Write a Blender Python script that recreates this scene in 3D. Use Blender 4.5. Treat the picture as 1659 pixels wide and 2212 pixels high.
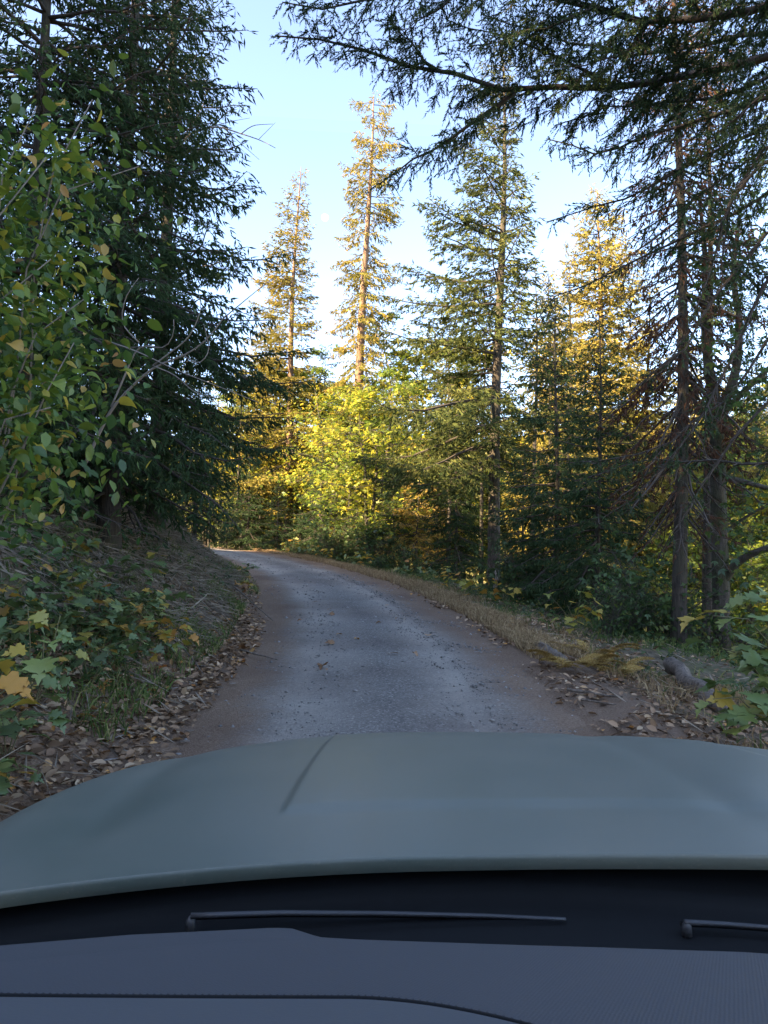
import bpy, math, random
import numpy as np
from mathutils import Matrix, Vector, Euler
R = math.radians
rad = R
for o in list(bpy.data.objects):
    bpy.data.objects.remove(o)
scene = bpy.context.scene
C = scene.collection

# ------------------------------------------------------------------ camera
EYE = Vector((0.0, 0.0, 1.65))
PITCH, ROLL = R(2.5), R(1.2)
FPX = 1534.0                       # focal length in units of a 1659 x 2212 picture
cam_d = bpy.data.cameras.new('camera')
cam = bpy.data.objects.new('camera', cam_d)
C.objects.link(cam)
CAMROT = (Matrix.Rotation(R(90) + PITCH, 3, 'X') @ Matrix.Rotation(ROLL, 3, 'Z'))
cam.matrix_world = Matrix.Translation(EYE) @ CAMROT.to_4x4()
cam_d.sensor_fit = 'VERTICAL'
cam_d.sensor_height = 34.6
cam_d.sensor_width = 34.6
cam_d.lens = 24.0
cam_d.clip_start = 0.02
cam_d.clip_end = 20000
scene.camera = cam

# ------------------------------------------------------------------ sky and sun
SUN_EL, SUN_AZ = R(24), R(119)      # azimuth counted from straight ahead towards the left
sun_dir = Vector((-math.sin(SUN_AZ) * math.cos(SUN_EL), math.cos(SUN_AZ) * math.cos(SUN_EL), math.sin(SUN_EL)))
world = bpy.data.worlds.new('World')
scene.world = world
world.use_nodes = True
wn = world.node_tree.nodes
bg = wn['Background']
sky = wn.new('ShaderNodeTexSky')
sky.sky_type = 'NISHITA'
sky.sun_disc = False
sky.sun_elevation = SUN_EL
sky.sun_rotation = -SUN_AZ
sky.air_density = 0.6
sky.dust_density = 0.6
sky.ozone_density = 1.5
sky.altitude = 300
world.node_tree.links.new(sky.outputs['Color'], bg.inputs['Color'])
bg.inputs['Strength'].default_value = 0.15
sun_d = bpy.data.lights.new('sun', 'SUN')
sun_d.energy = 5.0
sun_d.angle = R(0.5)
sun_d.color = (1.0, 0.80, 0.52)
sun = bpy.data.objects.new('sun', sun_d)
C.objects.link(sun)
sun.rotation_euler = sun_dir.to_track_quat('Z', 'Y').to_euler()
scene.view_settings.view_transform = 'Standard'
scene.view_settings.look = 'None'
scene.view_settings.exposure = 2.85
scene.view_settings.use_white_balance = True
scene.view_settings.white_balance_temperature = 7600
scene.view_settings.white_balance_tint = 15
scene.view_settings.gamma = 1.0
scene.render.engine = 'CYCLES'
scene.cycles.max_bounces = 5
scene.cycles.diffuse_bounces = 2
scene.cycles.glossy_bounces = 2
scene.cycles.transmission_bounces = 3
scene.cycles.transparent_max_bounces = 8
scene.cycles.use_denoising = True
scene.cycles.caustics_reflective = False
scene.cycles.caustics_refractive = False
scene.cycles.sample_clamp_indirect = 4.0


def at(px, py, d):
    v = CAMROT @ Vector(((px - 829.5) / FPX, -(py - 1106.0) / FPX, -1.0))
    return EYE + v * d


# ------------------------------------------------------------------ materials
def new_mat(name):
    m = bpy.data.materials.new(name)
    m.use_nodes = True
    nt = m.node_tree
    nt.nodes.clear()
    out = nt.nodes.new('ShaderNodeOutputMaterial')
    return m, nt, out


def N(nt, kind, **kw):
    n = nt.nodes.new(kind)
    for k, v in kw.items():
        setattr(n, k, v)
    return n


def ramp(nt, fac, stops):
    r = N(nt, 'ShaderNodeValToRGB')
    e = r.color_ramp.elements
    while len(e) < len(stops):
        e.new(0.5)
    for el, (p, c) in zip(e, stops):
        el.position = p
        el.color = (c[0], c[1], c[2], 1)
    nt.links.new(fac, r.inputs['Fac'])
    return r.outputs['Color']


def noise(nt, vec, scale, detail=4, rough=0.55, out='Fac'):
    n = N(nt, 'ShaderNodeTexNoise')
    n.inputs['Scale'].default_value = scale
    n.inputs['Detail'].default_value = detail
    n.inputs['Roughness'].default_value = rough
    if vec is not None:
        nt.links.new(vec, n.inputs['Vector'])
    return n.outputs[out]


def mixc(nt, fac, a, b, blend='MIX'):
    m = N(nt, 'ShaderNodeMix', data_type='RGBA', blend_type=blend)
    for sock, v in ((m.inputs[0], fac), (m.inputs[6], a), (m.inputs[7], b)):
        if hasattr(v, 'node'):
            nt.links.new(v, sock)
        elif isinstance(v, (int, float)):
            sock.default_value = v
        else:
            sock.default_value = (v[0], v[1], v[2], 1)
    return m.outputs[2]


def math_n(nt, op, a, b=None, clamp=False):
    m = N(nt, 'ShaderNodeMath', operation=op, use_clamp=clamp)
    for i, v in enumerate((a, b)):
        if v is None:
            continue
        if hasattr(v, 'node'):
            nt.links.new(v, m.inputs[i])
        else:
            m.inputs[i].default_value = v
    return m.outputs[0]


def leaf_mat(name, stops, trans=0.35, gloss=0.0, source='attr', rough=0.45):
    m, nt, out = new_mat(name)
    if source == 'attr':
        a = N(nt, 'ShaderNodeAttribute', attribute_name='rnd')
        fac = a.outputs['Fac']
    else:
        a = N(nt, 'ShaderNodeObjectInfo')
        fac = a.outputs['Random']
    col = ramp(nt, fac, stops)
    if source != 'attr':
        tc = N(nt, 'ShaderNodeTexCoord')
        nz = noise(nt, tc.outputs['Object'], 3.0, 3)
        col = mixc(nt, math_n(nt, 'MULTIPLY', nz, 0.55), col, mixc(nt, 0.5, col, (0.32, 0.16, 0.03)))
    d = N(nt, 'ShaderNodeBsdfDiffuse')
    t = N(nt, 'ShaderNodeBsdfTranslucent')
    nt.links.new(col, d.inputs['Color'])
    nt.links.new(col, t.inputs['Color'])
    mx = N(nt, 'ShaderNodeMixShader')
    mx.inputs[0].default_value = trans
    nt.links.new(d.outputs[0], mx.inputs[1])
    nt.links.new(t.outputs[0], mx.inputs[2])
    sh = mx.outputs[0]
    if gloss > 0:
        g = N(nt, 'ShaderNodeBsdfGlossy')
        g.inputs['Roughness'].default_value = rough
        g.inputs['Color'].default_value = (1, 1, 1, 1)
        m2 = N(nt, 'ShaderNodeMixShader')
        m2.inputs[0].default_value = gloss
        nt.links.new(sh, m2.inputs[1])
        nt.links.new(g.outputs[0], m2.inputs[2])
        sh = m2.outputs[0]
    nt.links.new(sh, out.inputs['Surface'])
    return m


def bark_mat(name, dark, light, moss=0.0):
    m, nt, out = new_mat(name)
    tc = N(nt, 'ShaderNodeTexCoord')
    mp = N(nt, 'ShaderNodeMapping')
    mp.inputs['Scale'].default_value = (1, 1, 0.16)
    nt.links.new(tc.outputs['Object'], mp.inputs['Vector'])
    f = noise(nt, mp.outputs['Vector'], 22.0, 6, 0.7)
    g = noise(nt, tc.outputs['Object'], 1.3, 4)
    col = ramp(nt, f, [(0.32, dark), (0.68, light)])
    if moss > 0:
        col = mixc(nt, math_n(nt, 'MULTIPLY', ramp(nt, g, [(0.45, (0, 0, 0)), (0.65, (1, 1, 1))]), moss), col, (0.06, 0.075, 0.025))
    p = N(nt, 'ShaderNodeBsdfPrincipled')
    p.inputs['Roughness'].default_value = 0.9
    nt.links.new(col, p.inputs['Base Color'])
    b = N(nt, 'ShaderNodeBump')
    b.inputs['Strength'].default_value = 0.9
    b.inputs['Distance'].default_value = 0.04
    nt.links.new(f, b.inputs['Height'])
    nt.links.new(b.outputs[0], p.inputs['Normal'])
    nt.links.new(p.outputs[0], out.inputs['Surface'])
    return m


def plain_mat(name, col, rough=0.6, metal=0.0, spec=0.5, coat=0.0):
    m, nt, out = new_mat(name)
    p = N(nt, 'ShaderNodeBsdfPrincipled')
    p.inputs['Base Color'].default_value = (*col, 1)
    p.inputs['Roughness'].default_value = rough
    p.inputs['Metallic'].default_value = metal
    p.inputs['Specular IOR Level'].default_value = spec
    p.inputs['Coat Weight'].default_value = coat
    nt.links.new(p.outputs[0], out.inputs['Surface'])
    return m


M = {}
M['spruce'] = leaf_mat('spruce_needles', [(0.0, (0.028, 0.054, 0.030)), (0.5, (0.050, 0.088, 0.042)), (0.9, (0.075, 0.115, 0.05)), (1.0, (0.12, 0.10, 0.05))], 0.22)
M['fir'] = leaf_mat('fir_needles', [(0.0, (0.055, 0.08, 0.036)), (0.5, (0.10, 0.125, 0.046)), (1.0, (0.18, 0.18, 0.06))], 0.25)
M['olive'] = leaf_mat('sunlit_fir_needles', [(0.0, (0.15, 0.155, 0.045)), (0.55, (0.29, 0.25, 0.07)), (1.0, (0.44, 0.31, 0.09))], 0.3)  # sunlight put into the needle colour: paler, yellower than the shaded firs
M['gold'] = leaf_mat('sunlit_gold_needles', [(0.0, (0.16, 0.13, 0.045)), (0.5, (0.34, 0.24, 0.07)), (1.0, (0.50, 0.36, 0.11))], 0.35)  # gold stands for sun on low boughs, put into the needle colour
M['dead'] = leaf_mat('dead_needles', [(0.0, (0.065, 0.038, 0.028)), (0.6, (0.10, 0.056, 0.038)), (1.0, (0.15, 0.085, 0.055))], 0.15)
M['maple'] = leaf_mat('maple_foliage', [(0.0, (0.06, 0.12, 0.024)), (0.42, (0.17, 0.235, 0.034)), (0.70, (0.43, 0.40, 0.05)), (0.93, (0.60, 0.42, 0.06)), (1.0, (0.50, 0.22, 0.045))], 0.5, 0.02)
M['greenleaf'] = leaf_mat('green_foliage', [(0.0, (0.03, 0.075, 0.024)), (0.6, (0.065, 0.13, 0.03)), (0.92, (0.13, 0.17, 0.03)), (1.0, (0.32, 0.24, 0.04))], 0.38, 0.03)
M['darkleaf'] = leaf_mat('dark_shrub_foliage', [(0.0, (0.03, 0.065, 0.026)), (0.6, (0.06, 0.11, 0.036)), (0.92, (0.12, 0.15, 0.04)), (1.0, (0.36, 0.24, 0.05))], 0.3, 0.02)
M['bank_leaf'] = leaf_mat('bank_plant_leaf', [(0.0, (0.042, 0.11, 0.045)), (0.55, (0.085, 0.18, 0.06)), (0.82, (0.20, 0.27, 0.08)), (0.90, (0.42, 0.28, 0.04)), (1.0, (0.45, 0.20, 0.05))], 0.3, 0.05, 'object')
M['hazel_leaf'] = leaf_mat('hazel_leaf', [(0.0, (0.06, 0.14, 0.025)), (0.5, (0.12, 0.23, 0.03)), (0.82, (0.22, 0.31, 0.04)), (0.92, (0.52, 0.42, 0.05)), (1.0, (0.52, 0.27, 0.10))], 0.42, 0.04, 'object')
M['hazel_mass'] = leaf_mat('hazel_foliage', [(0.0, (0.04, 0.10, 0.025)), (0.5, (0.08, 0.165, 0.03)), (0.88, (0.16, 0.24, 0.04)), (0.96, (0.48, 0.38, 0.05)), (1.0, (0.48, 0.25, 0.09))], 0.42, 0.04)
M['maple_green'] = leaf_mat('big_maple_leaf', [(0.0, (0.07, 0.16, 0.05)), (0.6, (0.13, 0.24, 0.07)), (0.85, (0.22, 0.28, 0.07)), (1.0, (0.45, 0.32, 0.05))], 0.3, 0.05, 'object')
M['maple_yellow'] = leaf_mat('yellow_maple_leaf', [(0.0, (0.17, 0.25, 0.05)), (0.35, (0.38, 0.33, 0.05)), (0.75, (0.55, 0.33, 0.05)), (1.0, (0.50, 0.20, 0.04))], 0.35, 0.04, 'object')
M['fallen'] = leaf_mat('fallen_leaf', [(0.0, (0.20, 0.10, 0.055)), (0.4, (0.34, 0.19, 0.11)), (0.7, (0.42, 0.27, 0.17)), (0.85, (0.55, 0.27, 0.06)), (1.0, (0.52, 0.18, 0.06))], 0.1, 0.03, 'object')
M['litter'] = leaf_mat('leaf_litter', [(0.0, (0.12, 0.07, 0.042)), (0.4, (0.25, 0.15, 0.088)), (0.75, (0.40, 0.26, 0.16)), (0.9, (0.48, 0.36, 0.24)), (1.0, (0.55, 0.25, 0.06))], 0.05, 0.02)
M['drygrass'] = leaf_mat('dry_grass', [(0.0, (0.20, 0.13, 0.07)), (0.6, (0.36, 0.25, 0.14)), (1.0, (0.48, 0.36, 0.21))], 0.25)
M['greengrass'] = leaf_mat('green_grass', [(0.0, (0.05, 0.09, 0.03)), (0.6, (0.11, 0.16, 0.05)), (1.0, (0.26, 0.24, 0.10))], 0.25)
M['bracken'] = leaf_mat('bracken_fronds', [(0.0, (0.26, 0.15, 0.05)), (0.6, (0.44, 0.28, 0.09)), (1.0, (0.50, 0.38, 0.15))], 0.25)
M['brush'] = leaf_mat('dead_brush', [(0.0, (0.14, 0.112, 0.088)), (0.6, (0.29, 0.24, 0.19)), (1.0, (0.43, 0.37, 0.30))], 0.0)
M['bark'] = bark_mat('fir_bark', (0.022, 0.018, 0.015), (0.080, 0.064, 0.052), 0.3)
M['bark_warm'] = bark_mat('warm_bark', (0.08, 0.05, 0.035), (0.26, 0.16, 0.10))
M['bark_maple'] = bark_mat('maple_bark', (0.03, 0.025, 0.02), (0.115, 0.095, 0.078), 0.8)
M['bark_grey'] = bark_mat('grey_bark', (0.14, 0.12, 0.10), (0.34, 0.29, 0.25))
M['twig'] = plain_mat('twig_bark', (0.055, 0.044, 0.036), 0.9)
M['pale_twig'] = plain_mat('pale_twig', (0.22, 0.19, 0.165), 0.85)
M['deadwood'] = bark_mat('dead_wood', (0.06, 0.043, 0.032), (0.25, 0.20, 0.16))
M['stem_green'] = plain_mat('green_stem', (0.12, 0.11, 0.05), 0.8)


# ------------------------------------------------------------------ object helpers
def tag(o, label=None, cat=None, group=None, kind=None):
    if label: o['label'] = label
    if cat: o['category'] = cat
    if group: o['group'] = group
    if kind: o['kind'] = kind
    return o


def empty(name, loc=(0, 0, 0), rz=0.0):
    o = bpy.data.objects.new(name, None)
    o.empty_display_size = 0.2
    C.objects.link(o)
    o.location = loc
    o.rotation_euler = (0, 0, rz)
    return o


def obj(name, me, parent=None):
    o = bpy.data.objects.new(name, me)
    C.objects.link(o)
    if parent is not None:
        o.parent = parent
    return o


class Geo:
    def __init__(s):
        s.V = []; s.Q = []; s.T = []; s.A = []; s.qm = []; s.tm = []; s.n = 0

    def add(s, V, Q=None, T=None, a=0.5, mat=0):
        V = np.asarray(V, float).reshape(-1, 3)
        s.V.append(V)
        a = np.broadcast_to(np.asarray(a, float), (len(V),)) if np.ndim(a) == 0 else np.asarray(a, float)
        s.A.append(a)
        if Q is not None and len(Q):
            Q = np.asarray(Q, int) + s.n
            s.Q.append(Q); s.qm.append(np.full(len(Q), mat))
        if T is not None and len(T):
            T = np.asarray(T, int) + s.n
            s.T.append(T); s.tm.append(np.full(len(T), mat))
        s.n += len(V)

    def mesh(s, name, mats, smooth=False):
        me = bpy.data.meshes.new(name)
        V = np.concatenate(s.V) if s.V else np.zeros((0, 3))
        A = np.concatenate(s.A) if s.A else np.zeros(0)
        Q = np.concatenate(s.Q) if s.Q else np.zeros((0, 4), int)
        T = np.concatenate(s.T) if s.T else np.zeros((0, 3), int)
        mi = np.concatenate([np.concatenate(s.qm) if s.qm else np.zeros(0), np.concatenate(s.tm) if s.tm else np.zeros(0)]).astype(np.int32)
        me.vertices.add(len(V))
        me.vertices.foreach_set('co', V.astype(np.float32).ravel())
        loops = np.concatenate([Q.ravel(), T.ravel()]).astype(np.int32)
        me.loops.add(len(loops))
        me.loops.foreach_set('vertex_index', loops)
        npoly = len(Q) + len(T)
        me.polygons.add(npoly)
        ls = np.concatenate([np.arange(len(Q)) * 4, len(Q) * 4 + np.arange(len(T)) * 3]).astype(np.int32)
        me.polygons.foreach_set('loop_start', ls)
        me.polygons.foreach_set('material_index', mi)
        if smooth:
            me.polygons.foreach_set('use_smooth', np.ones(npoly, bool))
        at_ = me.attributes.new('rnd', 'FLOAT', 'POINT')
        at_.data.foreach_set('value', A.astype(np.float32))
        for m in mats:
            me.materials.append(M[m] if isinstance(m, str) else m)
        me.update(calc_edges=True)
        return me


def nrm(v):
    return v / (np.linalg.norm(v, axis=-1, keepdims=True) + 1e-9)


def tube(geo, pts, radii, sides=6, mat=0, a=0.5, cap=True, jit=0.0, rng=None):
    pts = np.asarray(pts, float); k = len(pts)
    radii = np.broadcast_to(np.asarray(radii, float), (k,))
    t = nrm(np.gradient(pts, axis=0))
    ref = np.array([0, 0, 1.0]) if abs(t[0, 2]) < 0.9 else np.array([1.0, 0, 0])
    u = nrm(np.cross(t, ref)); w = np.cross(t, u)
    ang = np.arange(sides) / sides * 2 * np.pi
    rr = radii[:, None] * np.ones(sides)
    if jit and rng is not None:
        rr = rr * (1 + rng.uniform(-jit, jit, (k, sides)))
    V = pts[:, None, :] + rr[..., None] * (np.cos(ang)[None, :, None] * u[:, None, :] + np.sin(ang)[None, :, None] * w[:, None, :])
    i = np.arange(k - 1)[:, None] * sides; j = np.arange(sides)[None, :]; j2 = (j + 1) % sides
    Q = np.stack([i + j, i + j2, i + sides + j2, i + sides + j], -1).reshape(-1, 4)
    V = V.reshape(-1, 3)
    T = None
    if cap:
        V = np.concatenate([V, pts[-1:] + t[-1:] * radii[-1] * 0.3, pts[:1] - t[:1] * radii[0] * 0.05])
        top = (k - 1) * sides
        T = np.concatenate([np.stack([top + np.arange(sides), top + (np.arange(sides) + 1) % sides, np.full(sides, k * sides)], -1),
                            np.stack([(np.arange(sides) + 1) % sides, np.arange(sides), np.full(sides, k * sides + 1)], -1)])
    geo.add(V, Q, T, a, mat)


def kites(geo, P, D, L, W, rng, a, mat=0, planes=2, side=None, mid=0.42):
    n = len(P)
    if n == 0:
        return
    D = nrm(D)
    L = np.broadcast_to(L, (n,))[:, None]; W = np.broadcast_to(W, (n,))[:, None]
    if side is None:
        side = rng.normal(size=(n, 3))
    S = nrm(np.cross(D, side))
    for p in range(planes):
        if p == 1:
            S = np.cross(D, S)
        V = np.stack([P, P + D * L * mid + S * W / 2, P + D * L, P + D * L * mid - S * W / 2], 1)
        Q = np.arange(n * 4).reshape(n, 4)
        geo.add(V, Q, None, np.repeat(np.broadcast_to(a, (n,)), 4), mat)


def needles(geo, P, D, L, rng, a, mat=0, per=16, nl=0.034, nw=0.0095):
    n = len(P)
    D = nrm(D); L = np.broadcast_to(L, (n,))
    side = rng.normal(size=(n, 3)); S = nrm(np.cross(D, side)); S2 = np.cross(D, S)
    t = (np.arange(per) + rng.uniform(0, 1, (n, per))) / per
    ph = rng.uniform(0, 2 * np.pi, (n, per))
    base = P[:, None, :] + D[:, None, :] * (t * L[:, None])[..., None]
    rd = np.cos(ph)[..., None] * S[:, None, :] + np.sin(ph)[..., None] * S2[:, None, :]
    ang = np.radians(50) * (1 - 0.5 * t)
    dd = D[:, None, :] * np.cos(ang)[..., None] + rd * np.sin(ang)[..., None]
    tip = base + dd * (nl * rng.uniform(0.75, 1.2, (n, per)) * (1.05 - 0.35 * t))[..., None]
    w = nrm(np.cross(dd, rng.normal(size=(n, per, 3)))) * nw / 2
    V = np.stack([base + w, base - w, tip], 2).reshape(-1, 3)
    T = np.arange(len(V)).reshape(-1, 3)
    geo.add(V, None, T, np.repeat(np.broadcast_to(a, (n,)), per * 3), mat)
    kites(geo, P, D, L, 0.006, rng, 0.3, mat=1, planes=1)


def interp(pts, t):
    pts = np.asarray(pts, float)
    seg = np.linalg.norm(np.diff(pts, axis=0), axis=1)
    s = np.concatenate([[0], np.cumsum(seg)]); s /= s[-1]
    return np.stack([np.interp(t, s, pts[:, c]) for c in range(3)], -1)


def bough(geo, axis, rng, sec_len, sp=0.12, ss=0.07, sl=0.12, sw=0.03, hang=0.5, r0=0.03, t0=0.12, mode='kite', tone=None, foliage=1.0, per=16, flat=0.25, planes=2):
    axis = np.asarray(axis, float)
    L = np.linalg.norm(np.diff(axis, axis=0), axis=1).sum()
    m = max(3, int(L * (1 - t0) / sp) * 2)
    t = t0 + (1 - t0) * (np.arange(m) + rng.uniform(0, 1, m)) / m
    pos = interp(axis, t)
    tan = nrm(interp(axis, np.minimum(t + 0.03, 1)) - interp(axis, np.maximum(t - 0.03, 0)))
    sd = nrm(np.cross(tan, np.array([0, 0, 1.0])))
    sgn = np.where(np.arange(m) % 2 == 0, 1.0, -1.0)[:, None]
    ang = np.radians(rng.uniform(42, 72, m))[:, None]
    d2 = nrm(tan * np.cos(ang) + sd * sgn * np.sin(ang) + np.array([0, 0, 1.0]) * rng.normal(-0.12, flat, m)[:, None])
    shape = np.minimum(1, (t - t0) / 0.18 + 0.25) * np.power(1 - t, 0.75) + 0.07
    l2 = sec_len * shape * rng.uniform(0.65, 1.2, m)
    # wood
    rt = r0 * np.linspace(1, 0.15, len(axis))
    tube(geo, axis, np.maximum(rt, 0.004), 5, mat=1, a=0.4)
    kites(geo, pos, d2, l2 * 0.95, 0.012, rng, 0.4, mat=1, planes=1, mid=0.1)
    keep = rng.uniform(size=m) < foliage
    k = np.maximum(2, (l2 / ss).astype(int)) * keep
    idx = np.repeat(np.arange(m), k)
    if len(idx) == 0:
        return
    w = rng.uniform(0.12, 1.0, len(idx))
    w = np.where(rng.uniform(size=len(idx)) < 0.12, 1.0, w)
    lw = l2[idx] * w
    P = pos[idx] + d2[idx] * lw[:, None] + np.array([0, 0, -1.0]) * (0.35 * hang * lw ** 2 / max(sec_len, 0.1))[:, None]
    perp = nrm(np.cross(d2[idx], np.array([0, 0, 1.0])))
    s2 = np.where(rng.uniform(size=len(idx)) < 0.5, 1, -1)[:, None]
    D = d2[idx] * 0.75 + perp * s2 * rng.uniform(0.15, 0.9, len(idx))[:, None]
    D = D + np.array([0, 0, -1.0]) * (hang * rng.uniform(0, 1.9, len(idx)) ** 1.3)[:, None] + rng.normal(0, 0.16, D.shape)
    Ls = sl * rng.uniform(0.6, 1.35, len(idx))
    a = np.clip((rng.uniform() if tone is None else tone) * 0.35 + rng.uniform(0, 0.65, len(idx)), 0, 0.999)
    if mode == 'kite':
        kites(geo, P, D, Ls, sw * rng.uniform(0.7, 1.3, len(idx)), rng, a, planes=planes)
    else:
        needles(geo, P, D, Ls, rng, a, per=per)


def conifer(seed, H, rad, trunk_r, crown0=0.1, whorl=0.45, per=5, profile=0.8, fol='spruce', bark='bark', sp=0.14, ss=0.08, sl=0.13, sw=0.035,
            hang=0.5, pitch=(-22, 38), droop=0.22, secf=0.42, skew=None, lean=0.0, foliage=1.0, dead_below=0.0, gap=0.0, top=1.0, planes=2, mode='kite', nper=12):
    """trunk mesh and crown mesh of a conifer that stands on the origin"""
    rng = np.random.default_rng(seed)
    g = Geo()
    n = 14
    zz = np.linspace(-0.4, H, n)
    f = np.clip(zz / H, 0, 1)
    wob = np.stack([np.sin(f * 5 + seed) * 0.012 * H * f + lean * zz, np.cos(f * 4 + seed * 2) * 0.01 * H * f, zz], -1)
    rr = trunk_r * np.power(1 - f * 0.97, 0.85) * (1 + 0.35 * np.exp(-np.maximum(zz, 0) / 0.35))
    tube(g, wob, rr, 10, jit=0.06, rng=rng)
    tm = g.mesh('trunk', [bark], True)
    c = Geo()
    z = crown0 * H
    az0 = rng.uniform(0, 6.28)
    while z < H * 0.985:
        fz = (z / H - crown0) / (1 - crown0)
        nb = max(3, int(round(per * (1 - 0.35 * fz))))
        for i in range(nb):
            if rng.uniform() < gap:
                continue
            az = az0 + i / nb * 6.283 + rng.uniform(-0.45, 0.45)
            Lb = rad * (np.power(1 - fz, profile) * min(1.0, 0.55 + fz * 4)) * rng.uniform(0.6, 1.15) + 0.12
            if skew is not None:
                Lb *= 1 + skew[1] * math.cos(az - skew[0])
            if Lb < 0.1:
                continue
            zb = z + rng.uniform(-0.5, 0.5) * whorl
            pb = np.radians(pitch[0] + (pitch[1] - pitch[0]) * fz ** 1.2 + rng.uniform(-9, 9))
            s = np.linspace(0, 1, 6)
            out = Lb * s * math.cos(pb)
            up = Lb * s * math.sin(pb) - droop * Lb * s ** 1.6 * (1 - 0.6 * fz) + 0.16 * Lb * np.maximum(0, s - 0.55) ** 1.5 * 2.5
            cx = np.interp(zb, zz, wob[:, 0]); cy = np.interp(zb, zz, wob[:, 1])
            ax = np.stack([cx + np.cos(az) * out, cy + np.sin(az) * out, zb + up], -1)
            ax[1:] += rng.normal(0, 0.025 * Lb, (5, 3)) * s[1:, None]
            fo = foliage if fz > dead_below else foliage * 0.25
            bough(c, ax, rng, max(0.18, secf * Lb), sp, ss, sl, sw, hang, r0=0.008 + 0.012 * Lb, tone=rng.uniform(), foliage=fo, planes=planes, mode=mode, per=nper)
        z += whorl * (1 - 0.45 * fz) * rng.uniform(0.8, 1.2)
        az0 += rng.uniform(0.4, 1.2)
    cm = c.mesh('crown', [fol, 'twig'])
    return tm, cm


def leaf_quads(geo, P, D, Nn, size, rng, a, lobed=True, mat=0):
    """little folded leaves (or three-lobed maple leaves) at P pointing along D with normal Nn"""
    D = nrm(D)
    S = nrm(np.cross(D, Nn)); Nn = np.cross(S, D)
    n = len(P)
    size = np.broadcast_to(size, (n,))[:, None]
    ar = np.repeat(np.broadcast_to(a, (n,)), 4)
    Q = np.arange(n * 4).reshape(n, 4)
    if not lobed:
        V = np.stack([P, P + size * (D * 0.32 + S * 0.27 + Nn * 0.07), P + size * (D * 0.70 + S * 0.24 + Nn * 0.05), P + size * (D - Nn * 0.08),
                      P + size * (D * 0.70 - S * 0.24 + Nn * 0.05), P + size * (D * 0.32 - S * 0.27 + Nn * 0.07)], 1).reshape(-1, 3)
        i = np.arange(n)[:, None] * 6
        geo.add(V, np.concatenate([i + np.array([[0, 1, 2, 3]]), i + np.array([[0, 3, 4, 5]])]), None, np.repeat(np.broadcast_to(a, (n,)), 6), mat)
        return
    lobes = [(0.0, 1.0, 0.5)] if not lobed else [(0.0, 1.0, 0.42), (0.95, 0.85, 0.36), (-0.95, 0.85, 0.36)]
    for ang, ln, wd in lobes:
        d = D * math.cos(ang) + S * math.sin(ang) - Nn * (0.18 if ang else 0.05)
        s = S * math.cos(ang) - D * math.sin(ang)
        V = np.stack([P, P + size * (d * ln * 0.5 + s * wd / 2 + Nn * 0.08), P + size * d * ln, P + size * (d * ln * 0.5 - s * wd / 2 + Nn * 0.08)], 1)
        geo.add(V, Q, None, ar, mat)


def broadleaf(seed, H, rad, stems=1, trunk_r=0.12, crown0=0.25, nbr=26, per=34, size=0.16, fol='maple', bark='bark_maple', lobed=True, spread=0.55, tone=(0, 1), lean=0.12, layer=0.35):
    rng = np.random.default_rng(seed)
    g = Geo(); c = Geo()
    for k in range(stems):
        az = rng.uniform(0, 6.28)
        ln = lean * (0.5 + rng.uniform()) * (1 if stems > 1 else 0.6)
        n = 9
        f = np.linspace(0, 1, n)
        Hs = H * rng.uniform(0.82, 1.0)
        px = math.cos(az) * ln * Hs * f ** 0.8 + np.cumsum(rng.normal(0, 0.018 * H, n)) * f
        py = math.sin(az) * ln * Hs * f ** 0.8 + np.cumsum(rng.normal(0, 0.018 * H, n)) * f
        st = np.stack([px, py, Hs * f], -1)
        st[0, 2] = -0.3
        tube(g, st, trunk_r / math.sqrt(stems) * (1 - 0.9 * f) * (1 + 0.3 * np.exp(-f * 12)), 8, jit=0.05, rng=rng)
        for b in range(nbr // stems):
            fb = crown0 + (1 - crown0) * rng.uniform() ** 0.9
            p0 = interp(st, np.array([fb]))[0]
            a2 = rng.uniform(0, 6.28)
            prof = math.sin(min(1.0, (fb - crown0) / (1 - crown0) * 0.75 + 0.28) * math.pi)
            Lb = rad * (0.35 + 0.75 * prof) * rng.uniform(0.6, 1.1)
            s = np.linspace(0, 1, 5)
            rise = rng.uniform(0.05, 0.75)
            ax = p0 + np.stack([np.cos(a2) * Lb * s, np.sin(a2) * Lb * s, Lb * (rise * s - 0.35 * s ** 2)], -1)
            ax[1:] += rng.normal(0, 0.06 * Lb, (4, 3))
            tube(g, ax, np.maximum(0.006, trunk_r * 0.28 * (1 - 0.85 * s) * (1 - 0.5 * fb)), 5)
            # twigs with leaves
            m = per
            t = rng.uniform(0.25, 1.0, m)
            q = interp(ax, t)
            off = rng.normal(0, 1, (m, 3)) * np.array([spread, spread, spread * layer]) * Lb * 0.45
            P = q + off
            D = nrm(off * np.array([1, 1, 0.3]) + rng.normal(0, 0.25 * Lb, (m, 3)))
            D[:, 2] -= 0.35
            Nn = nrm(np.stack([rng.normal(0, 0.45, m), rng.normal(0, 0.45, m), np.ones(m)], -1))
            tb = rng.uniform(*tone)
            a = np.clip(0.5 * tb + 0.5 * rng.uniform(tone[0], tone[1], m), 0, 0.999)
            leaf_quads(c, P, D, Nn, size * rng.uniform(0.65, 1.25, m), rng, a, lobed)
            kites(c, q, P - q, np.linalg.norm(P - q, axis=1), 0.008, rng, 0.3, mat=1, planes=1, mid=0.1)
    return g.mesh('trunk', [bark], True), c.mesh('crown', [fol, 'twig'])


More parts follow.
